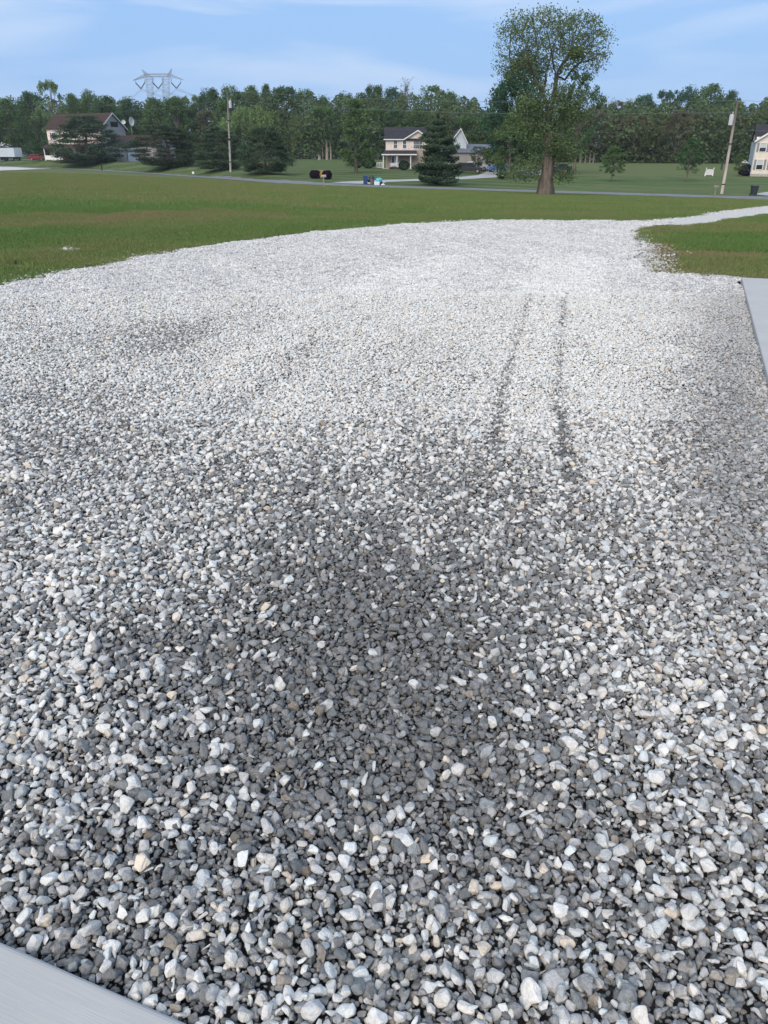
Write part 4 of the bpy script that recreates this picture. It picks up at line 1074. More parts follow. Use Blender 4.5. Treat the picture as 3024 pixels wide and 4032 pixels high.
    for i in ids:
        for j in kids[i]:
            if not trunkmask[j]: todo.append((i, j))
    while todo:
        a, b = todo.pop(); q, rr = chain(a, b)
        if len(q) >= 2: mb.tube(q, rr, 8 if rr[0] > .1 else 4, cap=False)
    bt.build('trunk', m_herobark, e, smooth=True); mb.build('limbs', m_herolimb, e, smooth=True)
    # leaf tufts at the twig ends
    tips = np.array([NP[i] for i in range(n) if len(kids[i]) == 0]); mids = np.array([NP[i] for i in range(N_, n) if len(kids[i]) == 1])
    C = [tips + rs.normal(size=tips.shape)*.05]
    upper = tips[:, 2] > P(0, 900)[2]
    per = np.where(upper, 27, 56)
    L_ = []
    for q, k in zip(tips, per): L_.append(q + rs.normal(size=(k, 3))*np.array([.17, .17, .13])*(1.0 if k < 25 else 1.7))
    mm = mids[(mids[:, 2] < P(0, 900)[2])]
    for q in mm: L_.append(q + rs.normal(size=(16, 3))*.26)
    mu = mids[(mids[:, 2] >= P(0, 900)[2])]; mu = mu[rs.random(len(mu)) < .2]
    for q in mu: L_.append(q + rs.normal(size=(8, 3))*.14)
    # shoots hugging the trunk
    for i in ids[8:]:
        if 3.8 < NP[i][2] < 12: L_.append(NP[i] + rs.normal(size=(46, 3))*np.array([.75, .6, .3]))
    # drooping sprays
    C = np.concatenate(L_); print('hero', n, len(C))
    o = link('crown', leafmesh('crown', C, .165, m_leaf, rs, rs.normal(size=len(C))*.2), e); o.color = (.140, .200, .086, 1)
    return e
m_herolimb = pmat('limb_bark', (.13, .11, .095), .95, .2, 1.6, spec=.1)
m_herobark = pmat('old_bark', (.19, .155, .125), .95, .0, 1.6, 1.0, 7, spec=.1, stretch=(4, 4, .5), col2=(.075, .06, .05))
hero()
# ------------------------------------------------------------------ building materials
m_white = pmat('white_trim', (.72, .72, .70), .5, .04, 2); m_glass = pmat('window_glass', (.018, .021, .026), .08, .3, 1, spec=.8)
m_blind = pmat('window_blind', (.50, .49, .46), .6, .05, 2); m_shut = pmat('grey_shutter', (.22, .235, .26), .6, .1, 4)
m_cream = siding('cream_siding', (.78, .66, .585), .14); m_cream2 = siding('warm_siding', (.78, .68, .57), .14); m_bsid = siding('shade_blue_siding', (.50, .55, .58), .14)  # shade on the white garage gable is put into the last siding's blue
m_roofd = pmat('dark_shingle', (.042, .040, .045), .9, .25, 4, .5, 14, spec=.2); m_roofb = pmat('brown_shingle', (.060, .038, .031), .9, .2, 3, .5, 12, spec=.2)
m_roofg = pmat('grey_metal_roof', (.12, .13, .15), .5, .06, 1.5, spec=.4); m_barn = siding('barn_panels', (.33, .30, .27), .25, True)
m_dark = pmat('dark_parts_and_shade', (.012, .012, .014), .9, .1, 2); m_grey = pmat('grey_plain', (.32, .32, .32), .7, .08, 2); m_found = pmat('foundation', (.40, .38, .35), .9, .1, 3)
def brick_mat():
    m = pmat('tan_brick', (.34, .26, .21), .9, .1, 2); t = m.node_tree; l = t.links.new; p = [n for n in t.nodes if n.type == 'BSDF_PRINCIPLED'][0]; c = [n for n in t.nodes if n.type == 'TEX_COORD'][0]
    s = N(t, 'ShaderNodeSeparateXYZ'); cb = N(t, 'ShaderNodeCombineXYZ'); l(c.outputs['Object'], s.inputs[0]); l(s.outputs['X'], cb.inputs[0]); l(s.outputs['Z'], cb.inputs[1])
    b = N(t, 'ShaderNodeTexBrick'); b.inputs['Scale'].default_value = 3.2; b.inputs['Color1'].default_value = (.36, .27, .21, 1); b.inputs['Color2'].default_value = (.26, .20, .17, 1); b.inputs['Mortar'].default_value = (.42, .39, .35, 1)
    l(cb.outputs[0], b.inputs['Vector']); l(b.outputs['Color'], p.inputs['Base Color']); return m
m_brick = brick_mat()
def gable_roof_x(mb, x0, x1, y0, y1, ze, rise, over=.35, th=.16):
    """ridge along x"""
    yc = (y0+y1)/2; k = rise/(yc-y0)
    mb.prism_x([(y0-over, ze-over*k), (yc, ze+rise), (y1+over, ze-over*k), (y1+over, ze-over*k-th), (yc, ze+rise-th), (y0-over, ze-over*k-th)], x0-over, x1+over)
def gable_roof_y(mb, x0, x1, y0, y1, ze, rise, over=.35, th=.16):
    xc = (x0+x1)/2; k = rise/(xc-x0)
    mb.prism([(x0-over, ze-over*k), (xc, ze+rise), (x1+over, ze-over*k), (x1+over, ze-over*k-th), (xc, ze+rise-th), (x0-over, ze-over*k-th)], y0-over, y1+over)
def bargeboard(name, e, x0, x1, y, ze, rise, over, w_=.22, m=None):
    xc = (x0+x1)/2; k = rise/(xc-x0); mb = MB()
    for a, b in ((x0-over, xc), (x1+over, xc)):
        za = ze-over*k; mb.prism([(a, za+.02), (b, ze+rise+.02), (b, ze+rise-w_), (a, za-w_)] if a < b else [(a, za+.02), (a, za-w_), (b, ze+rise-w_), (b, ze+rise+.02)], y-.06, y)
    return mb.build(name, m or m_white, e)
def window(e, x, z, wd, h, y, mun=1, shutters=False, blind=False, M=None, fw=.1):
    """x,z = lower left of the opening on the front wall plane y (facing -y)"""
    mb = MB()
    mb.box(x-fw, x+wd+fw, y-.07, y, z-fw, z, M); mb.box(x-fw, x+wd+fw, y-.07, y, z+h, z+h+fw, M); mb.box(x-fw, x, y-.07, y, z, z+h, M); mb.box(x+wd, x+wd+fw, y-.07, y, z, z+h, M)
    mb.box(x, x+wd, y-.055, y-.012, z+h*.5-.03, z+h*.5+.03, M)
    for k in range(mun): mb.box(x+wd*(k+1)/(mun+1)-.018, x+wd*(k+1)/(mun+1)+.018, y-.05, y-.012, z, z+h, M)
    fr = mb.build('window', m_white, e)
    g = MB(); g.box(x, x+wd, y-.010, y+.0, z, z+h, M); g.build('pane', m_glass, fr)
    if blind: g = MB(); g.box(x+.01, x+wd-.01, y-.020, y-.011, z+h*.52, z+h-.01, M); g.build('blind', m_blind, fr)
    if shutters:
        for s in (-1, 1):
            xs_ = x-fw-.36 if s < 0 else x+wd+fw+.02; q = MB(); q.box(xs_, xs_+.34, y-.05, y, z-.05, z+h+.05, M); q.build('shutter', m_shut, e)
    return fr
# ------------------------------------------------------------------ cream house with porch
def cream_house():
    Y = 171.0; X0 = xpix(1520, 662, Y); z0 = zpix(664, Y); kx = .3617*Y/3337; kz = .3617*Y/3675
    x = lambda rx: (rx-885)*kx
    z = lambda ry: (1005-ry)*kz
    e = thing('cream_house', 'cream two storey house with dark roof and front porch behind a tall pine', 'house', (X0, Y, z0))
    W = x(1365); gx0, gx1 = x(1080), x(1372); ze = z(683)
    mb = MB(); mb.box(0, W, 0, 8.5, z(803)-.02, ze); mb.prism([(gx0+.1, ze-.02), (gx1-.1, ze-.02), ((gx0+gx1)/2, z(600))], -.02, .5)
    mb.prism_x([(0, ze), (8.5, ze), (4.25, ze+2.0)], 0.0, W); mb.build('upper_wall', m_cream, e)
    mb = MB(); mb.box(.0, W, .06, 8.5, -.2, z(803)-.02); mb.build('brick_wall', m_brick, e)
    mb = MB(); gable_roof_x(mb, 0, W, 0, 8.5, ze+.10, 2.15); mb.build('roof', m_roofd, e)
    mb = MB(); xc = (gx0+gx1)/2; rise = z(592)-ze; gable_roof_y(mb, gx0+.15, gx1-.15, -.05, 4.2, ze+.12, rise-.05, .3); mb.build('gable_roof', m_roofd, e)
    bargeboard('gable_trim', e, gx0+.15, gx1-.15, -.42, ze+.12, rise-.05, .3)
    mb = MB(); mb.box(-.5, gx0-.1, -.50, -.38, ze-.20, ze-.02); mb.box(-.06, .06, -.03, 0.0, z(803), ze-.2); mb.build('eave_trim', m_white, e)
    for a, b, c, d in ((968,1005,700,782), (1068,1103,700,782)): window(e, x(a), z(d), x(b)-x(a), z(c)-z(d), 0, 2, fw=.16)
    for a, b in ((1183,1203), (1212,1245), (1254,1274)): window(e, x(a), z(785), x(b)-x(a), z(702)-z(785), 0, 1 if b-a < 25 else 2, fw=.13)
    # porch
    px0, px1 = x(848), x(1215); pe = z(848)
    mb = MB(); mb.add([(px0-.2,-2.2,pe+.06),(px1,-2.2,pe+.06),(px1,0,z(806)),(x(878),0,z(806)),(px0-.2,-2.2,pe-.10),(px1,-2.2,pe-.10),(px1,0,z(806)-.2),(x(878),0,z(806)-.2)],
           [(0,1,2,3),(7,6,5,4),(0,4,5,1),(1,5,6,2),(2,6,7,3),(3,7,4,0)]); mb.build('porch_roof', m_roofd, e)
    mb = MB(); mb.box(px0-.22, px1, -2.26, -2.20, pe-.16, pe+.05); mb.build('porch_fascia', m_white, e)
    mb = MB(); mb.box(px0-.1, px1, -2.1, .05, -.3, .12); mb.build('porch_floor', m_found, e)
    for c in (855, 1003, 1150):
        mb = MB(); mb.box(x(c)-.09, x(c)+.09, -2.0, -1.82, .12, pe-.1); mb.build('porch_post', m_white, e, .01)
    d = MB(); d.box(x(940), x(1026), -.02, .05, .12, z(862)); dd = d.build('front_door', m_white, e)
    g = MB(); g.box(x(946), x(975), -.04, -.02, z(940), z(868)); g.box(x(1003), x(1020), -.04, -.02, z(940), z(868)); g.build('pane', m_glass, dd)
    h = MB(); h.tube([(x(985), -.06, 1.05), (x(990), -.06, 1.05)], .03, 6); h.build('handle', m_grey, dd)
    # blocks behind the pine: garage with its own steep gable
    mb = MB(); gL, gR = W, x(1960); mb.box(gL, gR-5.0, .8, 8, -.2, 2.9); mb.build('side_wall', m_cream, e)
    mb = MB(); gable_roof_x(mb, gL+.2, gR-4.8, .8, 8, 2.95, 1.6, .2); mb.build('side_roof', m_roofd, e)
    mb = MB(); q0, q1 = gR-4.2+2.35, gR-.15+.1; q0, q1 = x(1680), x(1790)
    Yk = 1
    q0 = (1772-1520)*Y/3337; q1 = (1836-1520)*Y/3337; qe = zpix(560, Y)-z0; qr = zpix(508, Y)-z0-qe
    mb.box(q0, q1, .4, 8.6, -.4, qe); mb.prism([(q0, qe-.01), (q1, qe-.01), ((q0+q1)/2+.35, qe+qr)], .4, 8.6); mb.build('garage_wall', m_bsid, e)
    mb = MB(); xc = (q0+q1)/2+.35
    for a in (q0-.25, q1+.25):
        za = qe-.25*qr/((q1-q0)/2); P_ = [(a, za+.16), (xc, qe+qr+.18), (xc, qe+qr+.02), (a, za)]
        mb.prism(P_ if a < xc else P_[::-1], .05, 8.9)
    mb.build('garage_roof', m_roofd, e)
    mb = MB()
    for a in (q0-.25, q1+.25):
        za = qe-.25*qr/((q1-q0)/2); P_ = [(a, za+.18), (xc, qe+qr+.2), (xc, qe+qr-.06), (a, za-.1)]
        mb.prism(P_ if a < xc else P_[::-1], -.01, .045)
    mb.build('garage_trim', m_white, e)
    mb = MB(); mb.box(q0-4.4, q0-1.2, .70, .795, -.3, 2.2); gd = mb.build('garage_door', m_white, e)
    mb = MB(); mb.box(q0-.3, q1-.5, -.05, .395, 2.0, 2.18); mb.build('garage_awning', m_white, e)
    return e
cream_house()
def bench():
    Y = 171.0-1.2; X = xpix(1550, 660, Y); e = thing('porch_bench', 'white bench standing on the porch in front of the door', 'bench', (X, Y, zpix(664, 171)+.12))
    mb = MB(); [mb.box(-.75, .75, -.2+.13*k, -.1+.13*k, .42, .46) for k in range(4)]; mb.build('seat', m_white, e)
    mb = MB(); [mb.box(-.75, .75, .30, .33, .55+.13*k, .63+.13*k) for k in range(3)]; mb.build('backrest', m_white, e)
    for sx in (-1, 1):
        for y in (-.16, .29):
            mb = MB(); mb.box(sx*.70-.03, sx*.70+.03, y-.03, y+.03, 0, .42 if y < 0 else .95); mb.build('leg', m_white, e)
bench()
def low_wall():
    Y = 172.; X = xpix(1484, 650, Y); z = Z(X, Y); mb = MB(); w_ = 21*Y/3337; h = zpix(640, Y)-z
    e = thing('low_fence', 'low white fence just left of the porch', 'fence', (X, Y, z))
    mb.box(0, w_, 0, .06, h-.12, h); mb.build('rail', m_white, e); mb = MB(); mb.box(0, w_, 0, .06, .1, .2); mb.build('rail', m_white, e)
    mb = MB(); [mb.box(.03+k*.13, .12+k*.13, .065, .085, .1, h-.1) for k in range(int(w_/.13))]; mb.build('boards', m_grey, e)
    for k in range(3): mb = MB(); mb.box(k*w_/2-.05, k*w_/2+.05, .09, .18, -.1, h+.05); mb.build('post', m_white, e)
low_wall()
# ------------------------------------------------------------------ barn
def barn():
    Y = 172.; X = xpix(1958, 665, Y); z0 = zpix(670, Y); e = thing('grey_barn', 'grey roofed metal barn with open end door beside the cream house', 'barn', (X, Y, z0), R(19))
    k = Y/3675; h = (670-600)*k; rise = 31*k; D = 8.0; Lb = 12.0
    # local: right end face at x=0 runs y 0..D
    mb = MB(); mb.box(-Lb, 0, 0, D, -.4, h); mb.prism_x([(0, h-.01), (D, h-.01), (D/2, h+rise)], -Lb, 0); mb.build('wall', m_barn, e)
    mb = MB(); gable_roof_x(mb, -Lb, 0, 0, D, h+.1, rise, .25, .12); mb.build('roof', m_roofg, e)
    d = MB(); d.box(.004, .09, 4.2, 7.0, -.3, 3.0); d.build('doorway_shade', m_dark, e)  # near-black panel on the wall, shade inside the doorway put in as colour
    d = MB(); d.box(.01, .10, .5, 4.2, -.3, 3.0); dd = d.build('sliding_door', m_white, e); q = MB(); q.tube([(.12, 3.9, 1.0), (.12, 3.9, 1.4)], .03, 6); q.build('handle', m_grey, dd)
    d = MB(); [d.box(-Lb+1.5+i*3.2, -Lb+2.6+i*3.2, -.04, -.002, 1.3, 2.2) for i in range(1)]; d.build('window', m_glass, e)
    d = MB(); d.tube([(.1, D/2, h+rise-.7), (.22, D/2, h+rise-.75)], .1, 8); d.build('barn_lamp', m_white, e)
barn()
# ------------------------------------------------------------------ left house
def left_house():
    Y = 236.; k = Y/3675; kx = Y/3337
    X = xpix(197, 600, Y); z0 = zpix(629, Y)
    e = thing('brown_roof_house', 'two storey house with brown roof mostly hidden behind a wide pine', 'house', (X, Y, z0), R(-20))
    W = 18.0; D = 10.5; ze = (629-505)*k; rise = (505-455)*k+.3
    mb = MB(); mb.box(0, W, 0, D, 3.0, ze); mb.prism_x([(0, ze-.01), (D, ze-.01), (D/2, ze+rise)], 0, W); mb.build('upper_wall', m_cream, e)
    mb = MB(); mb.box(0.05, W-.05, .05, D-.05, -.5, 3.0); mb.build('lower_wall', m_brick, e)
    mb = MB(); gable_roof_x(mb, 0, W, 0, D, ze+.12, rise, .5, .2); mb.build('roof', m_roofb, e)
    mb = MB()
    for s in (0, 1):
        y0, y1 = (-.5, D/2) if s == 0 else (D+.5, D/2); kk = rise/(D/2); a = ze+.12-.5*kk; b = ze+.12+rise
        P_ = [(y0, a+.03), (y1, b+.03), (y1, b-.25), (y0, a-.28)]; mb.prism_x(P_ if s == 0 else P_[::-1], W+.50, W+.56)
    mb.build('gable_trim', m_white, e)
    # grey gable cladding and dark window at the right end
    mb = MB(); mb.prism_x([(.1, ze-2.2), (D-.1, ze-2.2), (D-.1, ze-.05), (D/2, ze+rise-.15), (.1, ze-.05)], W+.004, W+.05); mb.build('end_cladding', m_grey, e)
    mb = MB(); mb.box(W+.055, W+.08, D*.42, D*.72, ze+.2, ze+1.5); mb.build('window', m_glass, e)
    window(e, 1.6, 5.0, 1.3, 1.7, 0, 1, fw=.16); window(e, 5.4, 5.0, 1.2, 1.7, 0, 1, fw=.16)
    mb = MB(); mb.box(1.05, 1.42, -.05, 0, 4.9, 6.8); mb.build('shutter', pmat('wine_shutter', (.07,.02,.025), .6), e)
    # porch along the front
    mb = MB(); mb.add([(-.6,-2.6,3.0),(W,-2.6,3.0),(W,0,3.9),(-.6,0,3.9),(-.6,-2.6,2.8),(W,-2.6,2.8),(W,0,3.7),(-.6,0,3.7)], [(0,1,2,3),(7,6,5,4),(0,4,5,1),(1,5,6,2),(2,6,7,3),(3,7,4,0)]); mb.build('porch_roof', m_roofb, e)
    for i in range(6): mb = MB(); mb.box(.1+i*3.4, .3+i*3.4, -2.45, -2.25, -.2, 2.8); mb.build('porch_post', m_white, e)
    mb = MB(); mb.box(.3, 6.5, -2.5, -2.38, .0, 1.1); mb.build('porch_rail', m_white, e)
    window(e, 2.0, .9, 1.2, 1.5, .05, 1); window(e, 4.6, .9, 1.2, 1.5, .05, 1)
    # lower wing with brown roof and white garage front
    gx0, gx1 = W+5.8, W+16.5
    mb = MB(); mb.box(W+.06, gx1, 1.0, 9.5, -.5, 3.8); mb.prism_x([(1.0, 3.79), (9.5, 3.79), (5.25, 5.9)], W+.06, gx1); mb.build('garage_wall', m_grey, e)
    mb = MB(); gable_roof_x(mb, W+.4, gx1, 1.0, 9.5, 3.95, 2.1, .3, .16); mb.build('garage_roof', m_roofb, e)
    mb = MB(); a = 2.2; mb.box(gx0-a, gx0+4.4, -3.5, .995, -.5, 3.55); mb.build('shed_wall', pmat('pale_metal_wall', (.55, .60, .66), .5, .05, 1), e)
    mb = MB(); mb.add([(gx0-a-.2,-3.8,3.6),(gx0+4.6,-3.8,3.6),(gx0+4.6,.99,4.9),(gx0-a-.2,.99,4.9),(gx0-a-.2,-3.8,3.45),(gx0+4.6,-3.8,3.45),(gx0+4.6,.99,3.5),(gx0-a-.2,.99,3.5)], [(0,1,2,3),(7,6,5,4),(0,4,5,1),(1,5,6,2),(2,6,7,3),(3,7,4,0)]); mb.build('shed_roof', m_roofd, e)
    mb = MB(); mb.box(gx0+4.42, gx0+4.54, -3.62, -3.5, -.2, 3.5); mb.build('downpipe', m_dark, e)
    # satellite dish on a mast behind the wing
left_house()
def dish(px, py, dia, label, tilt):
    Y = 250.; X = xpix(px, py, Y); zg = Z(X, Y); zc = zpix(py, Y); e = thing('satellite_dish', label, 'satellite dish', (X, Y, zg))
    mb = MB(); mb.tube([(0,0,-.2),(0,0,zc-zg)], .06, 7); mb.build('mast', m_grey, e)
    mb = MB(); n = 16; vs = [(0,0,0)]; fs = []
    for r_ in (1,2,3):
        for k in range(n): a = 2*math.pi*k/n; q = dia/2*r_/3; vs.append((q*math.cos(a), -.35*(r_/3)**2*dia*.5, q*math.sin(a)))
    for k in range(n): fs.append((0, 1+k, 1+(k+1)%n))
    for r_ in range(2):
        for k in range(n): fs.append((1+r_*n+k, 1+(r_+1)*n+k, 1+(r_+1)*n+(k+1)%n, 1+r_*n+(k+1)%n))
    M_ = Matrix.Translation((0,0,zc-zg)) @ Matrix.Rotation(R(tilt), 4, 'Z'); mb.add(vs, fs, M_)
    o = mb.build('reflector', m_white, e); s = o.modifiers.new('thick', 'SOLIDIFY'); s.thickness = .04
    mb = MB(); mb.tube([(0,0,0),(0,-.8,.0)], .03, 5, M=M_); mb.build('feed_arm', m_grey, e)
dish(514, 478, 2.3, 'tall narrow-looking satellite dish on a mast right of the brown roof gable', 70)
dish(486, 480, 1.1, 'small satellite dish just right of the brown roof gable', 20)
# ------------------------------------------------------------------ right house
def right_house():
    Y = 147.; kx = Y/3337; kz = Y/3675
    X = xpix(2955, 684, Y); z0 = zpix(690, Y)
    e = thing('corner_house', 'warm cream two storey house with grey shutters cut by the right edge', 'house', (X, Y, z0), R(-19))
    k1 = .1266  # px per enlarged px
    W = 10.5; D = 8; ze = (690-552)*kz; rise = 3.4
    mb = MB(); mb.box(0, W, 0, D, .0, ze); mb.prism([(0, ze-.01), (W, ze-.01), (W/2, ze+rise)], 0, .6); mb.prism_x([(.05, ze), (D, ze), (D/2, ze+2.3)], 0.02, W); mb.build('wall', m_cream2, e)
    mb = MB(); mb.box(-.03, W+.03, -.03, D+.03, -.6, .25); mb.build('foundation', m_found, e)
    mb = MB(); gable_roof_x(mb, 0, W, .3, D, ze+.10, 2.5, .28); mb.build('roof', m_roofd, e)
    mb = MB(); gable_roof_y(mb, 0, W, -.02, 4, ze+.12, rise, .32); mb.build('gable_roof', m_roofd, e)
    bargeboard('gable_trim', e, 0, W, -.39, ze+.12, rise, .32, .3)
    mb = MB(); mb.box(-.10, .12, -.04, 0, .25, ze); mb.box(-.1,-.01,-.04,D,.3,ze) ; mb.build('corner_board', m_bsid, e)
    a = ((1010-905)*k1*kx)+.35
    up = (690-440-1235*k1)*kz; uh = (1235-975)*k1*kz; lo = (690-440-1790*k1)*kz; lh = (1790-1490)*k1*kz
    wd = .98
    for c in range(3):
        window(e, .72+c*2.25, up, wd, uh, 0, 0, True, True, fw=.11); window(e, .72+c*2.15, lo, wd, lh, 0, 0, True, True, fw=.11)
right_house()

# ------------------------------------------------------------------ utility poles and wires
m_pole = pmat('weathered_pole', (.34, .31, .28), .9, .25, 2, .5, 12, spec=.1, stretch=(4, 4, .5)); m_tank = pmat('grey_tank', (.50, .51, .52), .45, .05, 2)
m_pole2 = pmat('pale_pole', (.48, .43, .38), .9, .25, 1.2, .5, 12, spec=.1, stretch=(4, 4, .5), col2=(.26, .20, .16)); m_wire = pmat('power_wire', (.14, .16, .15), .6, .05, 1)
def pole(px, base, tpx, tpy, label, m, side, marks):
    X, Y, z = ground(px, base); h = zpix(tpy, Y)-z; dx = xpix(tpx, tpy, Y)-X
    e = thing('utility_pole', label, 'utility pole', (X, Y, z)); at_ = lambda s: Vector((dx*s, 0, h*s))
    mb = MB(); mb.tube([at_(-.05), at_(.5), at_(1)], [.19, .165, .125], 12); mb.build('pole_shaft', m, e, smooth=True)
    for s in marks: mb = MB(); mb.tube([at_(s), at_(s+.012)], [.2, .2], 12); mb.build('band', m_dark, e)
    s = (base-side[1])/(base-tpy); c = at_(s)+Vector((side[0]*.42, -.05, 0)); mb = MB(); mb.tube([c+Vector((0,0,-.62)), c+Vector((0,0,-.6)), c+Vector((0,0,.45)), c+Vector((0,0,.55))], [.2, .26, .26, .16], 12); tk = mb.build('transformer', m_tank, e, smooth=False)
    mb = MB(); mb.tube([c+Vector((.08,0,.5)), c+Vector((.08,0,.85))], .04, 6); mb.build('bushing', m_white, tk)
    mb = MB(); mb.tube([at_(s), c], .05, 6); mb.build('bracket', m_grey, e)
    mb = MB(); mb.tube([at_(1), at_(1)+Vector((0,0,.28))], [.05,.03], 6); mb.build('insulator', m_dark, e)
    return Vector((X, Y, z)), at_, h, base, tpy
PL = pole(908, 673, 895, 357, 'grey wooden utility pole with transformer among the roadside pines', m_pole, (1, 408), (.11, .39, .40, .63))
mbx = None
PR = pole(2842, 763, 2905, 396, 'leaning pale wooden utility pole with transformer at the right roadside', m_pole2, (-1, 468), (.10, .54))
def wire(a, b, sag, label, r=.022, ext=None):
    pts = []
    for i in range(25): s = i/24; pts.append(a.lerp(b, s) + Vector((0, 0, -4*sag*s*(1-s))))
    mb = MB(); mb.tube(pts, r, 4, cap=False); o = mb.build('power_wire', m_wire, smooth=True); tag(o, label, 'wire', 'wires strung along the road')
def hook(P_, py): o, at_, h, base, tpy = P_; s = (base-py)/(base-tpy); return o + at_(s)
WL_ = [(357, 396, 'topmost wire', .8), (393, 440, 'middle wire', .9), (463, 508, 'lowest faint wire', 1.0)]
for a, b, nm, sg in WL_:
    A, B = hook(PL, a), hook(PR, b)
    wire(A, B, sg, nm + ' strung between the two roadside utility poles', .019 if a < 460 else .008)
    wire(A, A + Vector((-75, 78, .6)), .8, nm + ' running left from the pole among the pines', .013)
    wire(B, B + Vector((48, -4, .3)), .5, nm + ' running off the right edge from the leaning pole', .016)

# ------------------------------------------------------------------ steel pylon
m_steel = pmat('galvanised_steel', (.36, .40, .46), .6, .1, 1, metal=.0); m_ins = pmat('dark_insulator', (.05, .055, .065), .5)
def pylon():
    Y = 620.; k = .42195
    X0 = xpix(622, 400, Y); zg = Z(X0, Y)
    P = lambda rx, ry, y=0: Vector(((500+rx*k-622)*Y/3337*1.0 + (xpix(622, 250+ry*k, Y)-X0), y, zpix(250+ry*k, Y)-zg))
    e = thing('power_pylon', 'tall steel lattice power pylon with two legs and a crossbeam on the horizon', 'pylon', (X0, Y, zg))
    T = .11
    def lat(mb, L0, L1, R0, R1, n, dep0, dep1):
        """lattice mast between left edge L0->L1 and right edge R0->R1"""
        def c(s): 
            a = L0.lerp(L1, s); b = R0.lerp(R1, s); d = dep0*(1-s)+dep1*s
            return [a+Vector((0,-d/2,0)), b+Vector((0,-d/2,0)), b+Vector((0,d/2,0)), a+Vector((0,d/2,0))]
        prev = c(0)
        for i in range(1, n+1):
            cur = c(i/n)
            for j in range(4):
                mb.tube([prev[j], cur[j]], T, 4, cap=False); mb.tube([prev[j], cur[(j+1)%4]] if i % 2 else [prev[(j+1)%4], cur[j]], T*.65, 4, cap=False); mb.tube([cur[j], cur[(j+1)%4]], T*.6, 4, cap=False)
            prev = cur
    bz = 560
    for (a0, a1, b0, b1) in ((178,240, 228,252), (330,392, 352,392)):
        mb = MB(); lat(mb, P(b0-2, bz), P(a0, 122), P(b1-8, bz), P(a1, 122), 18, 2.0, 4.0); mb.build('leg', m_steel, e)
    mb = MB(); lat(mb, P(180, 99), P(398, 97), P(180, 124), P(398, 122), 12, 4, 4); mb.build('crossbeam', m_steel, e)
    for (x0, y0, x1, y1) in ((182,110,66,157), (398,108,514,151)):
        mb = MB(); lat(mb, P(x0, y0-12), P(x1, y1-2), P(x0, y0+14), P(x1, y1+2), 7, 4, .6); mb.build('side_arm', m_steel, e)
    for (xa, xb, xt, yt_) in ((178,215,145,55), (372,400,410,48)):
        mb = MB(); lat(mb, P(xa, 122), P(xt-2, yt_), P(xb, 110), P(xt+2, yt_), 6, 4, .5); mb.build('peak', m_steel, e)
    bot = []
    for (xa, ya, xm, ym, xb, yb) in ((88,160,137,236,170,150), (243,135,293,234,333,135), (410,135,457,232,495,158)):
        mb = MB(); mb.tube([P(xa, 180), P(xm, ym)], .42, 6); mb.tube([P(xb, 178), P(xm, ym)], .34, 6)
        mb.tube([P(xa, ya), P(xa, 181)], .12, 4); mb.tube([P(xb, yb), P(xb, 179)], .12, 4); mb.build('insulator_string', m_ins, e); bot.append(P(xm, ym))
    return e, bot
py_, bot = pylon()
m_wirep = pmat('pale_cable', (.30, .34, .42), .6, .05, 1)
for b, nm in zip(bot, ('left', 'middle', 'right')):
    b = b + py_.location
    for s, side in ((1, 'right'), (-1, 'left')):
        far = b + (Vector((250, 500, -30)) if s > 0 else Vector((-250, 350, -25))); pts = []
        for i in range(25): q = i/24; pts.append(b.lerp(far, q) + Vector((0, 0, -4*16*q*(1-q))))
        mb = MB(); mb.tube(pts, .10, 4, cap=False); mb.tube([p_+Vector((0, 0, -.9)) for p_ in pts], .10, 4, cap=False)
        o = mb.build('transmission_line', m_wirep, smooth=True); tag(o, f'cable pair running {side} from the {nm} insulator of the pylon', 'cable', 'cables hung from the pylon')
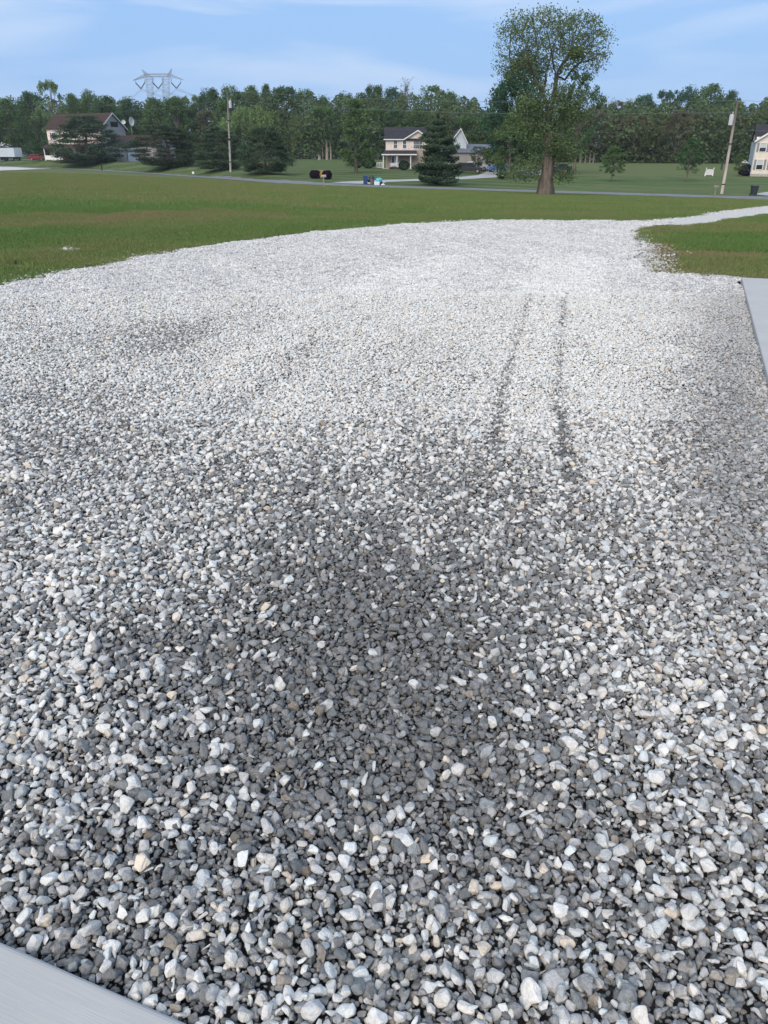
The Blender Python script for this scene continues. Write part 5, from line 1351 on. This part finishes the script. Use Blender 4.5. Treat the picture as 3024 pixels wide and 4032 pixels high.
# ------------------------------------------------------------------ vehicles
m_tyre = pmat('tyre_rubber', (.02, .02, .022), .85, .1, 4); m_rim = pmat('wheel_metal', (.35, .36, .38), .35, .05, 3, metal=.6); m_vglass = pmat('car_glass', (.02, .025, .03), .08, .1, 1, spec=.8)
m_lamp = pmat('lamp_lens', (.7, .7, .68), .15, .05, 3, spec=.8); m_red = pmat('red_lens', (.35, .01, .01), .2, .05, 3); m_blackpl = pmat('black_plastic', (.02, .02, .022), .6, .1, 4)
def paint(name, c): return pmat(name, c, .42, .03, 1, spec=.4)
def car(px, base, label, cat, col, kind, rz, L_=4.6, Hh=1.65, name='parked_car', Y=None):
    """front towards local +x"""
    X, Yg, z = ground(px, base)
    e = thing(name, label, cat, (X, Yg, z), rz); W = 1.84; h2 = L_/2; pm = paint(name+'_paint', col)
    if kind == 'suv':
        body = [(-h2,.45),(-h2,.95),(-h2+.1,1.08),(h2-1.15,1.05),(h2-.15,.92),(h2,.72),(h2,.40),(h2-.15,.30),(-h2+.15,.30)]
        roof = [(-h2+.12,1.07),(-h2+.42,Hh-.06),(-h2+.75,Hh),(.25,Hh),(.55,Hh-.06),(h2-1.2,1.04)]
    elif kind == 'pickup':
        body = [(-h2,.50),(-h2,1.05),(-.3,1.05),(h2-1.25,1.08),(h2-.15,1.0),(h2,.80),(h2,.45),(h2-.15,.36),(-h2+.15,.36)]
        roof = [(-.55,1.04),(-.45,Hh-.05),(-.2,Hh),(.6,Hh),(.8,Hh-.06),(h2-1.35,1.07)]
    else:
        body = [(-h2,.50),(-h2+.03,.86),(-h2+.75,.98),(h2-1.3,.93),(h2-.2,.78),(h2,.6),(h2,.36),(h2-.15,.26),(-h2+.15,.26)]
        roof = [(-h2+.7,.97),(-h2+1.4,Hh-.04),(-.1,Hh),(.35,Hh-.04),(h2-1.35,.92)]
    def arch(mb):
        pass
    mb = MB(); mb.prism(body, -W/2, W/2); b = mb.build('body', pm, e, .05)
    mb = MB(); mb.prism(roof, -W/2+.12, W/2-.12); g = mb.build('cabin', pm, e, .05)
    n = len(roof)
    # side windows, windscreen and rear window
    zb = roof[0][1]+.03; zt = Hh-.13; xb0 = roof[0][0]+.18; xb1 = roof[-1][0]-.22; xt0 = roof[1][0]+.2; xt1 = roof[-2][0]-.1
    mb = MB()
    for s in (-1, 1):
        y0 = s*(W/2-.118); y1 = s*(W/2-.105); lo_, hi_ = min(y0, y1), max(y0, y1); xm = (xb0+xb1)/2
        mb.prism([(xb0, zb), (xt0, zt), (xm-.05, zt), (xm-.05, zb)], lo_, hi_); mb.prism([(xm+.05, zb), (xm+.05, zt), (xt1, zt), (xb1, zb)], lo_, hi_)
    mb.build('side_window', m_vglass, e)
    def slope(a, b_, nm, off):
        mb = MB(); a = Vector((a[0], 0, a[1])); b_ = Vector((b_[0], 0, b_[1])); d = b_-a; nn = Vector((d.z, 0, -d.x)).normalized()*off
        p0 = a+d*.12; p1 = a+d*.88; y = W/2-.2
        mb.add([(p0+nn+Vector((0,-y,0)))[:], (p0+nn+Vector((0,y,0)))[:], (p1+nn+Vector((0,y*.92,0)))[:], (p1+nn+Vector((0,-y*.92,0)))[:]], [(0,1,2,3)])
        o = mb.build(nm, m_vglass, e); s = o.modifiers.new('thick', 'SOLIDIFY'); s.thickness = .01
    slope(roof[-1], roof[-2], 'windscreen', .012); slope(roof[0], roof[1], 'rear_window', -.012)
    for s in (-1, 1):
        mb = MB(); mb.box(h2-.10, h2+.02, s*.62-.17, s*.62+.17, .62, .76); mb.build('headlight', m_lamp, e, .01)
        mb = MB(); mb.box(-h2-.02, -h2+.06, s*.72-.12, s*.72+.12, .72, .92); mb.build('tail_light', m_red, e, .01)
        mb = MB(); mb.box(.75, .9, s*(W/2+.08)-.08, s*(W/2+.08)+.08, 1.0, 1.12); mb.build('wing_mirror', pm, e, .02)
        for x_ in (-h2+.85, h2-.85):
            mb = MB(); y = s*(W/2-.10); mb.tube([(x_, y-.11, .34), (x_, y-.10, .34), (x_, y+.12, .34), (x_, y+.13, .34)], [.30, .34, .34, .30], 18); wv = mb.build('wheel', m_tyre, e)
            mb = MB(); mb.tube([(x_, y+s*.10, .34), (x_, y+s*.145, .34)], [.21, .19], 14); mb.build('rim', m_rim, wv)
    mb = MB(); mb.box(h2-.02, h2+.05, -.85, .85, .32, .48); mb.build('bumper', m_blackpl, e, .02)
    mb = MB(); mb.box(-h2-.06, -h2+.02, -.85, .85, .36, .52); mb.build('bumper', m_blackpl, e, .02)
    mb = MB(); mb.box(-h2-.035, -h2+.02, -.26, .26, .60, .74); mb.build('number_plate', m_white, e)
    return e
car(1848, 682, 'black utility vehicle parked nose-right beside the cream house', 'car', (.018, .019, .021), 'suv', R(-12), 4.8, 1.75)
car(1878, 672, 'white car parked between the black vehicle and the barn', 'car', (.62, .63, .63), 'suv', R(-8), 4.5, 1.6)
car(1972, 678, 'blue pickup truck parked in front of the open barn door', 'pickup truck', (.08, .20, .42), 'pickup', R(185), 5.2, 1.65, 'pickup_truck')
car(268, 632.5, 'bright red car parked by the white porch rail on the left', 'car', (.45, .012, .018), 'sedan', R(100), 4.4, 1.5)
car(148, 632, 'dark red car half hidden under the low dark tree on the left', 'car', (.22, .015, .018), 'suv', R(10), 4.4, 1.6)
car(2205, 676, 'dark parked car glimpsed low behind the right side of the big old trunk', 'car', (.03, .04, .06), 'sedan', R(170), 4.4, 1.45)
def trailer():
    X, Y, z = ground(40, 633); k = Y/3675
    e = thing('box_trailer', 'long white box trailer parked at the left edge', 'trailer', (X, Y+1, z), R(-38))
    mb = MB(); mb.box(-7.2, 4.6, -1.25, 1.25, 1.05, 3.55); mb.build('cargo_box', pmat('trailer_white', (.55, .60, .66), .4, .04, 1), e, .03)
    mb = MB(); mb.box(-7.0, 4.4, -.5, .5, .75, 1.04); mb.build('chassis', m_blackpl, e)
    for x_ in (-5.6, -4.5, 2.8):
        for s in (-1, 1):
            mb = MB(); mb.tube([(x_, s*1.0-.14, .5), (x_, s*1.0+.14, .5)], .5, 18); wv = mb.build('wheel', m_tyre, e); mb = MB(); mb.tube([(x_, s*1.0-.16, .5), (x_, s*1.0+.16, .5)], .25, 12); mb.build('rim', m_rim, wv)
    mb = MB(); mb.box(-7.26, -7.2, -1.15, 1.15, 1.1, 3.45); mb.build('rear_door', m_white, e)
    mb = MB(); [mb.box(-4+i*1.5, -3.9+i*1.5, -1.15, -1.05, .35, 1.04) for i in range(4)]; mb.build('side_guard', m_blackpl, e)
trailer()
def canopy():
    Y = 300.; X = xpix(5, 575, Y); z = Z(X, Y); h = zpix(575, Y)-z
    e = thing('party_tent', 'white pitched tent roof rising behind the box trailer', 'tent', (X, Y, z))
    mb = MB(); r = 4.0; hp = h+1.3; vs = [(-r,-r,h-.3),(r,-r,h-.3),(r,r,h-.3),(-r,r,h-.3),(0,0,hp)]; mb.add(vs, [(0,1,4),(1,2,4),(2,3,4),(3,0,4),(3,2,1,0)]); mb.build('canopy', m_white, e)
    for a in (-1, 1):
        for b in (-1, 1): mb = MB(); mb.tube([(a*r*.96, b*r*.96, -.3), (a*r*.96, b*r*.96, h-.3)], .06, 7); mb.build('leg', m_grey, e)
canopy()
# ------------------------------------------------------------------ bins, bags
m_bluebin = pmat('blue_bin', (.018, .055, .16), .5, .06, 3); m_greybin = pmat('grey_bin', (.11, .115, .12), .55, .06, 3); m_darkbin = pmat('charcoal_bin', (.028, .035, .042), .5, .06, 3)
def wheelie(px, base, m, label, h=1.12, w_=.62, rz=0, group=None):
    X, Y, z = ground(px, base); e = thing('wheeled_bin', label, 'bin', (X, Y, z+.05), rz, group); hw = w_/2
    mb = MB(); mb.add([(-hw*.84,-.26,.08),(hw*.84,-.26,.08),(hw*.84,.26,.08),(-hw*.84,.26,.08),(-hw,-.34,h-.08),(hw,-.34,h-.08),(hw,.36,h-.08),(-hw,.36,h-.08)], [(0,3,2,1),(4,5,6,7),(0,1,5,4),(1,2,6,5),(2,3,7,6),(3,0,4,7)]); mb.build('body', m, e, .03)
    mb = MB(); mb.prism_x([(-.39, h-.08), (-.36, h-.01), (.1, h+.05), (.40, h-.01), (.42, h-.08)], -hw-.03, hw+.03); mb.build('lid', m, e, .02)
    mb = MB(); mb.tube([(-hw*.8, .45, h-.06), (hw*.8, .45, h-.06)], .025, 8); mb.build('handle', m, e)
    for s in (-1, 1): mb = MB(); mb.tube([(s*hw*.85-.03, .30, .10), (s*hw*.85+.03, .30, .10)], .11, 14); mb.build('wheel', m_tyre, e)
    return e
wheelie(1439, 729, m_bluebin, 'tall blue wheeled bin at the road end of the concrete drive', 1.12, .60)
wheelie(2966, 771, m_darkbin, 'charcoal wheeled bin at the right roadside beside the side drive', 1.10, .72)
def round_bin():
    X, Y, z = ground(1465, 729.5); e = thing('round_bin', 'grey round bin with a domed dark lid beside the blue bin', 'bin', (X, Y, z+.05))
    mb = MB(); mb.tube([(0,0,0),(0,0,.04),(0,0,.78),(0,0,.80)], [.22,.24,.30,.32], 20); mb.build('body', m_greybin, e, smooth=False)
    mb = MB(); mb.tube([(0,0,.80),(0,0,.86),(0,0,1.0),(0,0,1.12),(0,0,1.17)], [.33,.33,.28,.16,.04], 20); mb.build('lid', m_darkbin, e, smooth=True)
    for s in (-1, 1): mb = MB(); mb.tube([(s*.31,-.08,.66),(s*.36,-.08,.66),(s*.36,.08,.66),(s*.31,.08,.66)], .018, 6); mb.build('handle', m_darkbin, e)
round_bin()
def blob(name, c, s, m, parent, seed, amp=.12):
    bm = bmesh.new(); bmesh.ops.create_icosphere(bm, subdivisions=3, radius=1)
    for v in bm.verts:
        d = v.co.copy(); k = 1+amp*math.sin(d.x*5+seed)*math.cos(d.y*4-seed)+amp*.6*math.sin(d.z*7+seed*2)
        v.co = Vector((d.x*k*s[0], d.y*k*s[1], max(-.85, d.z*k)*s[2]))+Vector(c)
    me = bpy.data.meshes.new(name); bm.to_mesh(me); bm.free(); me.materials.append(m); me.polygons.foreach_set('use_smooth', [True]*len(me.polygons)); return link(name, me, parent)
m_black_bag = pmat('black_bag', (.02, .02, .024), .35, .2, 5, .5, 14); m_turq = pmat('turquoise_bag', (.10, .50, .55), .45, .1, 5, .5, 12); m_wbag = pmat('white_bag', (.70, .71, .72), .5, .05, 4, .4, 10)
def bag(px, base, s, m, label, seed, zoff=0, dy=0):
    X, Y, z = ground(px, base); e = thing('rubbish_bag', label, 'rubbish bag', (X, Y+dy, z+.04+zoff), 0, 'rubbish put out at the roadside')
    blob('sack', (0, 0, s[2]*.84), s, m, e, seed); mb = MB(); mb.tube([(0,0,s[2]*1.7),(.02,0,s[2]*1.85),(.05,.02,s[2]*2.1)], [.06,.025,.05], 7); mb.build('tied_neck', m, e, smooth=True)
bag(1453, 727, (.26, .25, .34), m_black_bag, 'black rubbish bag squeezed between the blue bin and the round bin', 1, .25, .3)
bag(1493, 731, (.42, .30, .26), m_turq, 'turquoise rubbish bag on top of the pile beside the bins', 2, .45)
bag(1501, 731, (.30, .28, .24), m_black_bag, 'dark bag on the right side of the rubbish pile', 3)
bag(1508, 731.5, (.26, .24, .12), m_wbag, 'flat white bag lying at the right foot of the rubbish pile', 4, 0, -.3)
def carton():
    X, Y, z = ground(1484, 731); e = thing('white_carton', 'white box standing at the left of the rubbish pile', 'box', (X, Y-.2, z+.06), R(8))
    mb = MB(); mb.box(-.33,.33,-.2,.2,.02,.44); mb.build('carton_body', m_wbag, e, .01)
    mb = MB(); mb.box(-.33,-.03,-.2,.2,.442,.455); mb.box(.03,.33,-.2,.2,.442,.455); mb.build('flap', m_wbag, e)
carton()
# ------------------------------------------------------------------ mailboxes, posts, small things
m_post = pmat('wood_post', (.26, .22, .18), .9, .2, 4, .4, 12)
def mailbox(px, base, h, label, m, mp_, rz=0, pw=.055):
    X, Y, z = ground(px, base); e = thing('mailbox', label, 'mailbox', (X, Y, z+.03), rz)
    mb = MB(); mb.box(-pw, pw, -pw, pw, -.3, h-.2); mb.build('post', mp_, e, .008)
    mb = MB(); n = 8; prof = [(-.11, 0), (-.11, .13)] + [(-.11*math.cos(math.pi*k/n), .13+.11*math.sin(math.pi*k/n)) for k in range(1, n)] + [(.11, .13), (.11, 0)]
    mb.prism([(a, b+h-.2) for a, b in prof], -.28, .25); bx = mb.build('box', m, e)
    mb = MB(); mb.box(.112, .125, -.05, .0, h-.15, h+.08); mb.build('flag', m_red, bx)
mailbox(402, 671.5, 1.25, 'black mailbox on a post at the far left roadside', m_blackpl, m_blackpl, R(60), .1)
mailbox(1275, 737, 1.15, 'grey mailbox on a wooden post in front of the wine-red shrubs', m_grey, m_post, R(90), .07)
mailbox(2812, 779, 1.25, 'small weathered mailbox on a thin post left of the leaning pole', m_post, m_post, R(80), .05)
def paper_tube():
    X, Y, z = ground(763, 696); e = thing('paper_box', 'small white roadside box on a short post left of the pole', 'mailbox', (X, Y, z))
    mb = MB(); mb.tube([(0,0,-.2),(.03,0,.5)], .05, 7); mb.build('post', m_post, e)
    mb = MB(); mb.box(-.22,.16,-.22,.22,.45,.85); mb.build('box', m_white, e, .05)
paper_tube()
def lawn_panel():
    X, Y, z = ground(2790, 693); k = Y/3337; w_ = 30*k; h = 30*Y/3675
    e = thing('lawn_panel', 'white panel held between two posts on the right lawn', 'sign', (X, Y, z)); 
    for s in (-1, 1):
        mb = MB(); mb.tube([(s*w_/2,0,-.2),(s*w_/2+.08,0,h)], .09, 8); q = mb.build('post', m_white, e, smooth=True); mb = MB(); mb.tube([(s*w_/2+.08,0,h),(s*w_/2+.08,0,h+.12)], [.13,.05], 8); mb.build('cap', m_white, q)
    mb = MB(); mb.box(-w_/2+.05, w_/2+.05, -.05, .05, .15, h-.12); mb.build('board', pmat('plain_board', (.62,.60,.58), .6, .06, 3), e, .01)
lawn_panel()
def birdhouse():
    X, Y, z = ground(2090, 668); zt = zpix(608, Y)-z; e = thing('bird_feeder', 'slim white tube on a pole behind the left side of the big old tree', 'bird feeder', (X, Y, z))
    mb = MB(); mb.tube([(0,0,-.2),(0,0,zt-.6)], .03, 6); mb.build('pole', m_grey, e)
    mb = MB(); mb.tube([(0,0,zt-.65),(0,0,zt-.6),(0,0,zt-.05),(0,0,zt)], [.05,.11,.11,.04], 10); mb.build('tube', m_white, e)
birdhouse()
def umbrella():
    X, Y, z = ground(2926, 674); e = thing('patio_umbrella', 'open pale patio umbrella left of the right-hand house', 'umbrella', (X, Y, z)); k = Y/3675; zc = zpix(642, Y)-z; h0 = zpix(629, Y)-z
    mb = MB(); mb.tube([(0,0,-.2),(0,0,h0)], .03, 7); mb.build('pole', m_grey, e)
    mb = MB(); n = 8; r = 16*Y/3337; vs = [(0,0,h0)]+[(r*math.cos(2*math.pi*i/n), r*math.sin(2*math.pi*i/n), zc) for i in range(n)]; mb.add(vs, [(0,1+i,1+(i+1)%n) for i in range(n)]); o = mb.build('canopy', m_blind, e); s = o.modifiers.new('t', 'SOLIDIFY'); s.thickness = .02
umbrella()
def planter():
    X, Y, z = ground(1264, 699); e = thing('wooden_cart', 'small brown wooden planter cart behind the yellow flowers', 'planter', (X, Y+1.2, z))
    mb = MB(); mb.box(-.5,.5,-.3,.3,.75,1.05); mb.build('tub', m_post, e, .01)
    for s in (-1, 1): mb = MB(); mb.tube([(s*.45,-.3,.4),(s*.45,-.36,.4)], .4, 16); mb.build('wheel', m_post, e)
    mb = MB(); mb.box(-.12,.35,-.36,-.31,.62,.74); mb.build('name_board', m_white, e)
    for s in (-1, 1): mb = MB(); mb.box(s*.4-.04, s*.4+.04, .2, .28, -.1, .75); mb.build('leg', m_post, e)
planter()
def statue():
    X, Y, z = ground(2840, 668); e = thing('gazebo_post', 'small dark capped post on the lawn left of the leaning pole foot', 'post', (X, Y, z)); h = zpix(638, Y)-z
    mb = MB(); mb.tube([(0,0,-.2),(0,0,h*.85)], [.22,.16], 8); mb.build('shaft', m_darkbin, e); mb = MB(); mb.tube([(0,0,h*.85),(0,0,h*.9),(0,0,h)], [.26,.26,.05], 8); mb.build('cap', m_darkbin, e)
statue()

# ------------------------------------------------------------------ the air
hz = bpy.data.materials.new('haze_air'); hz.use_nodes = True; t = hz.node_tree; t.nodes.clear()
o_ = N(t, 'ShaderNodeOutputMaterial'); pv = N(t, 'ShaderNodeVolumePrincipled'); pv.inputs['Color'].default_value = (.86, .92, 1, 1); pv.inputs['Density'].default_value = .00016
pv.inputs['Anisotropy'].default_value = .2
t.links.new(pv.outputs[0], o_.inputs['Volume'])
mb = MB(); mb.box(-1600, 1600, -70, 1600, float(GZ.min())-3, 75); hazeo = mb.build('haze', hz); tag(hazeo, 'thin pale evening air', 'haze', kind='stuff')
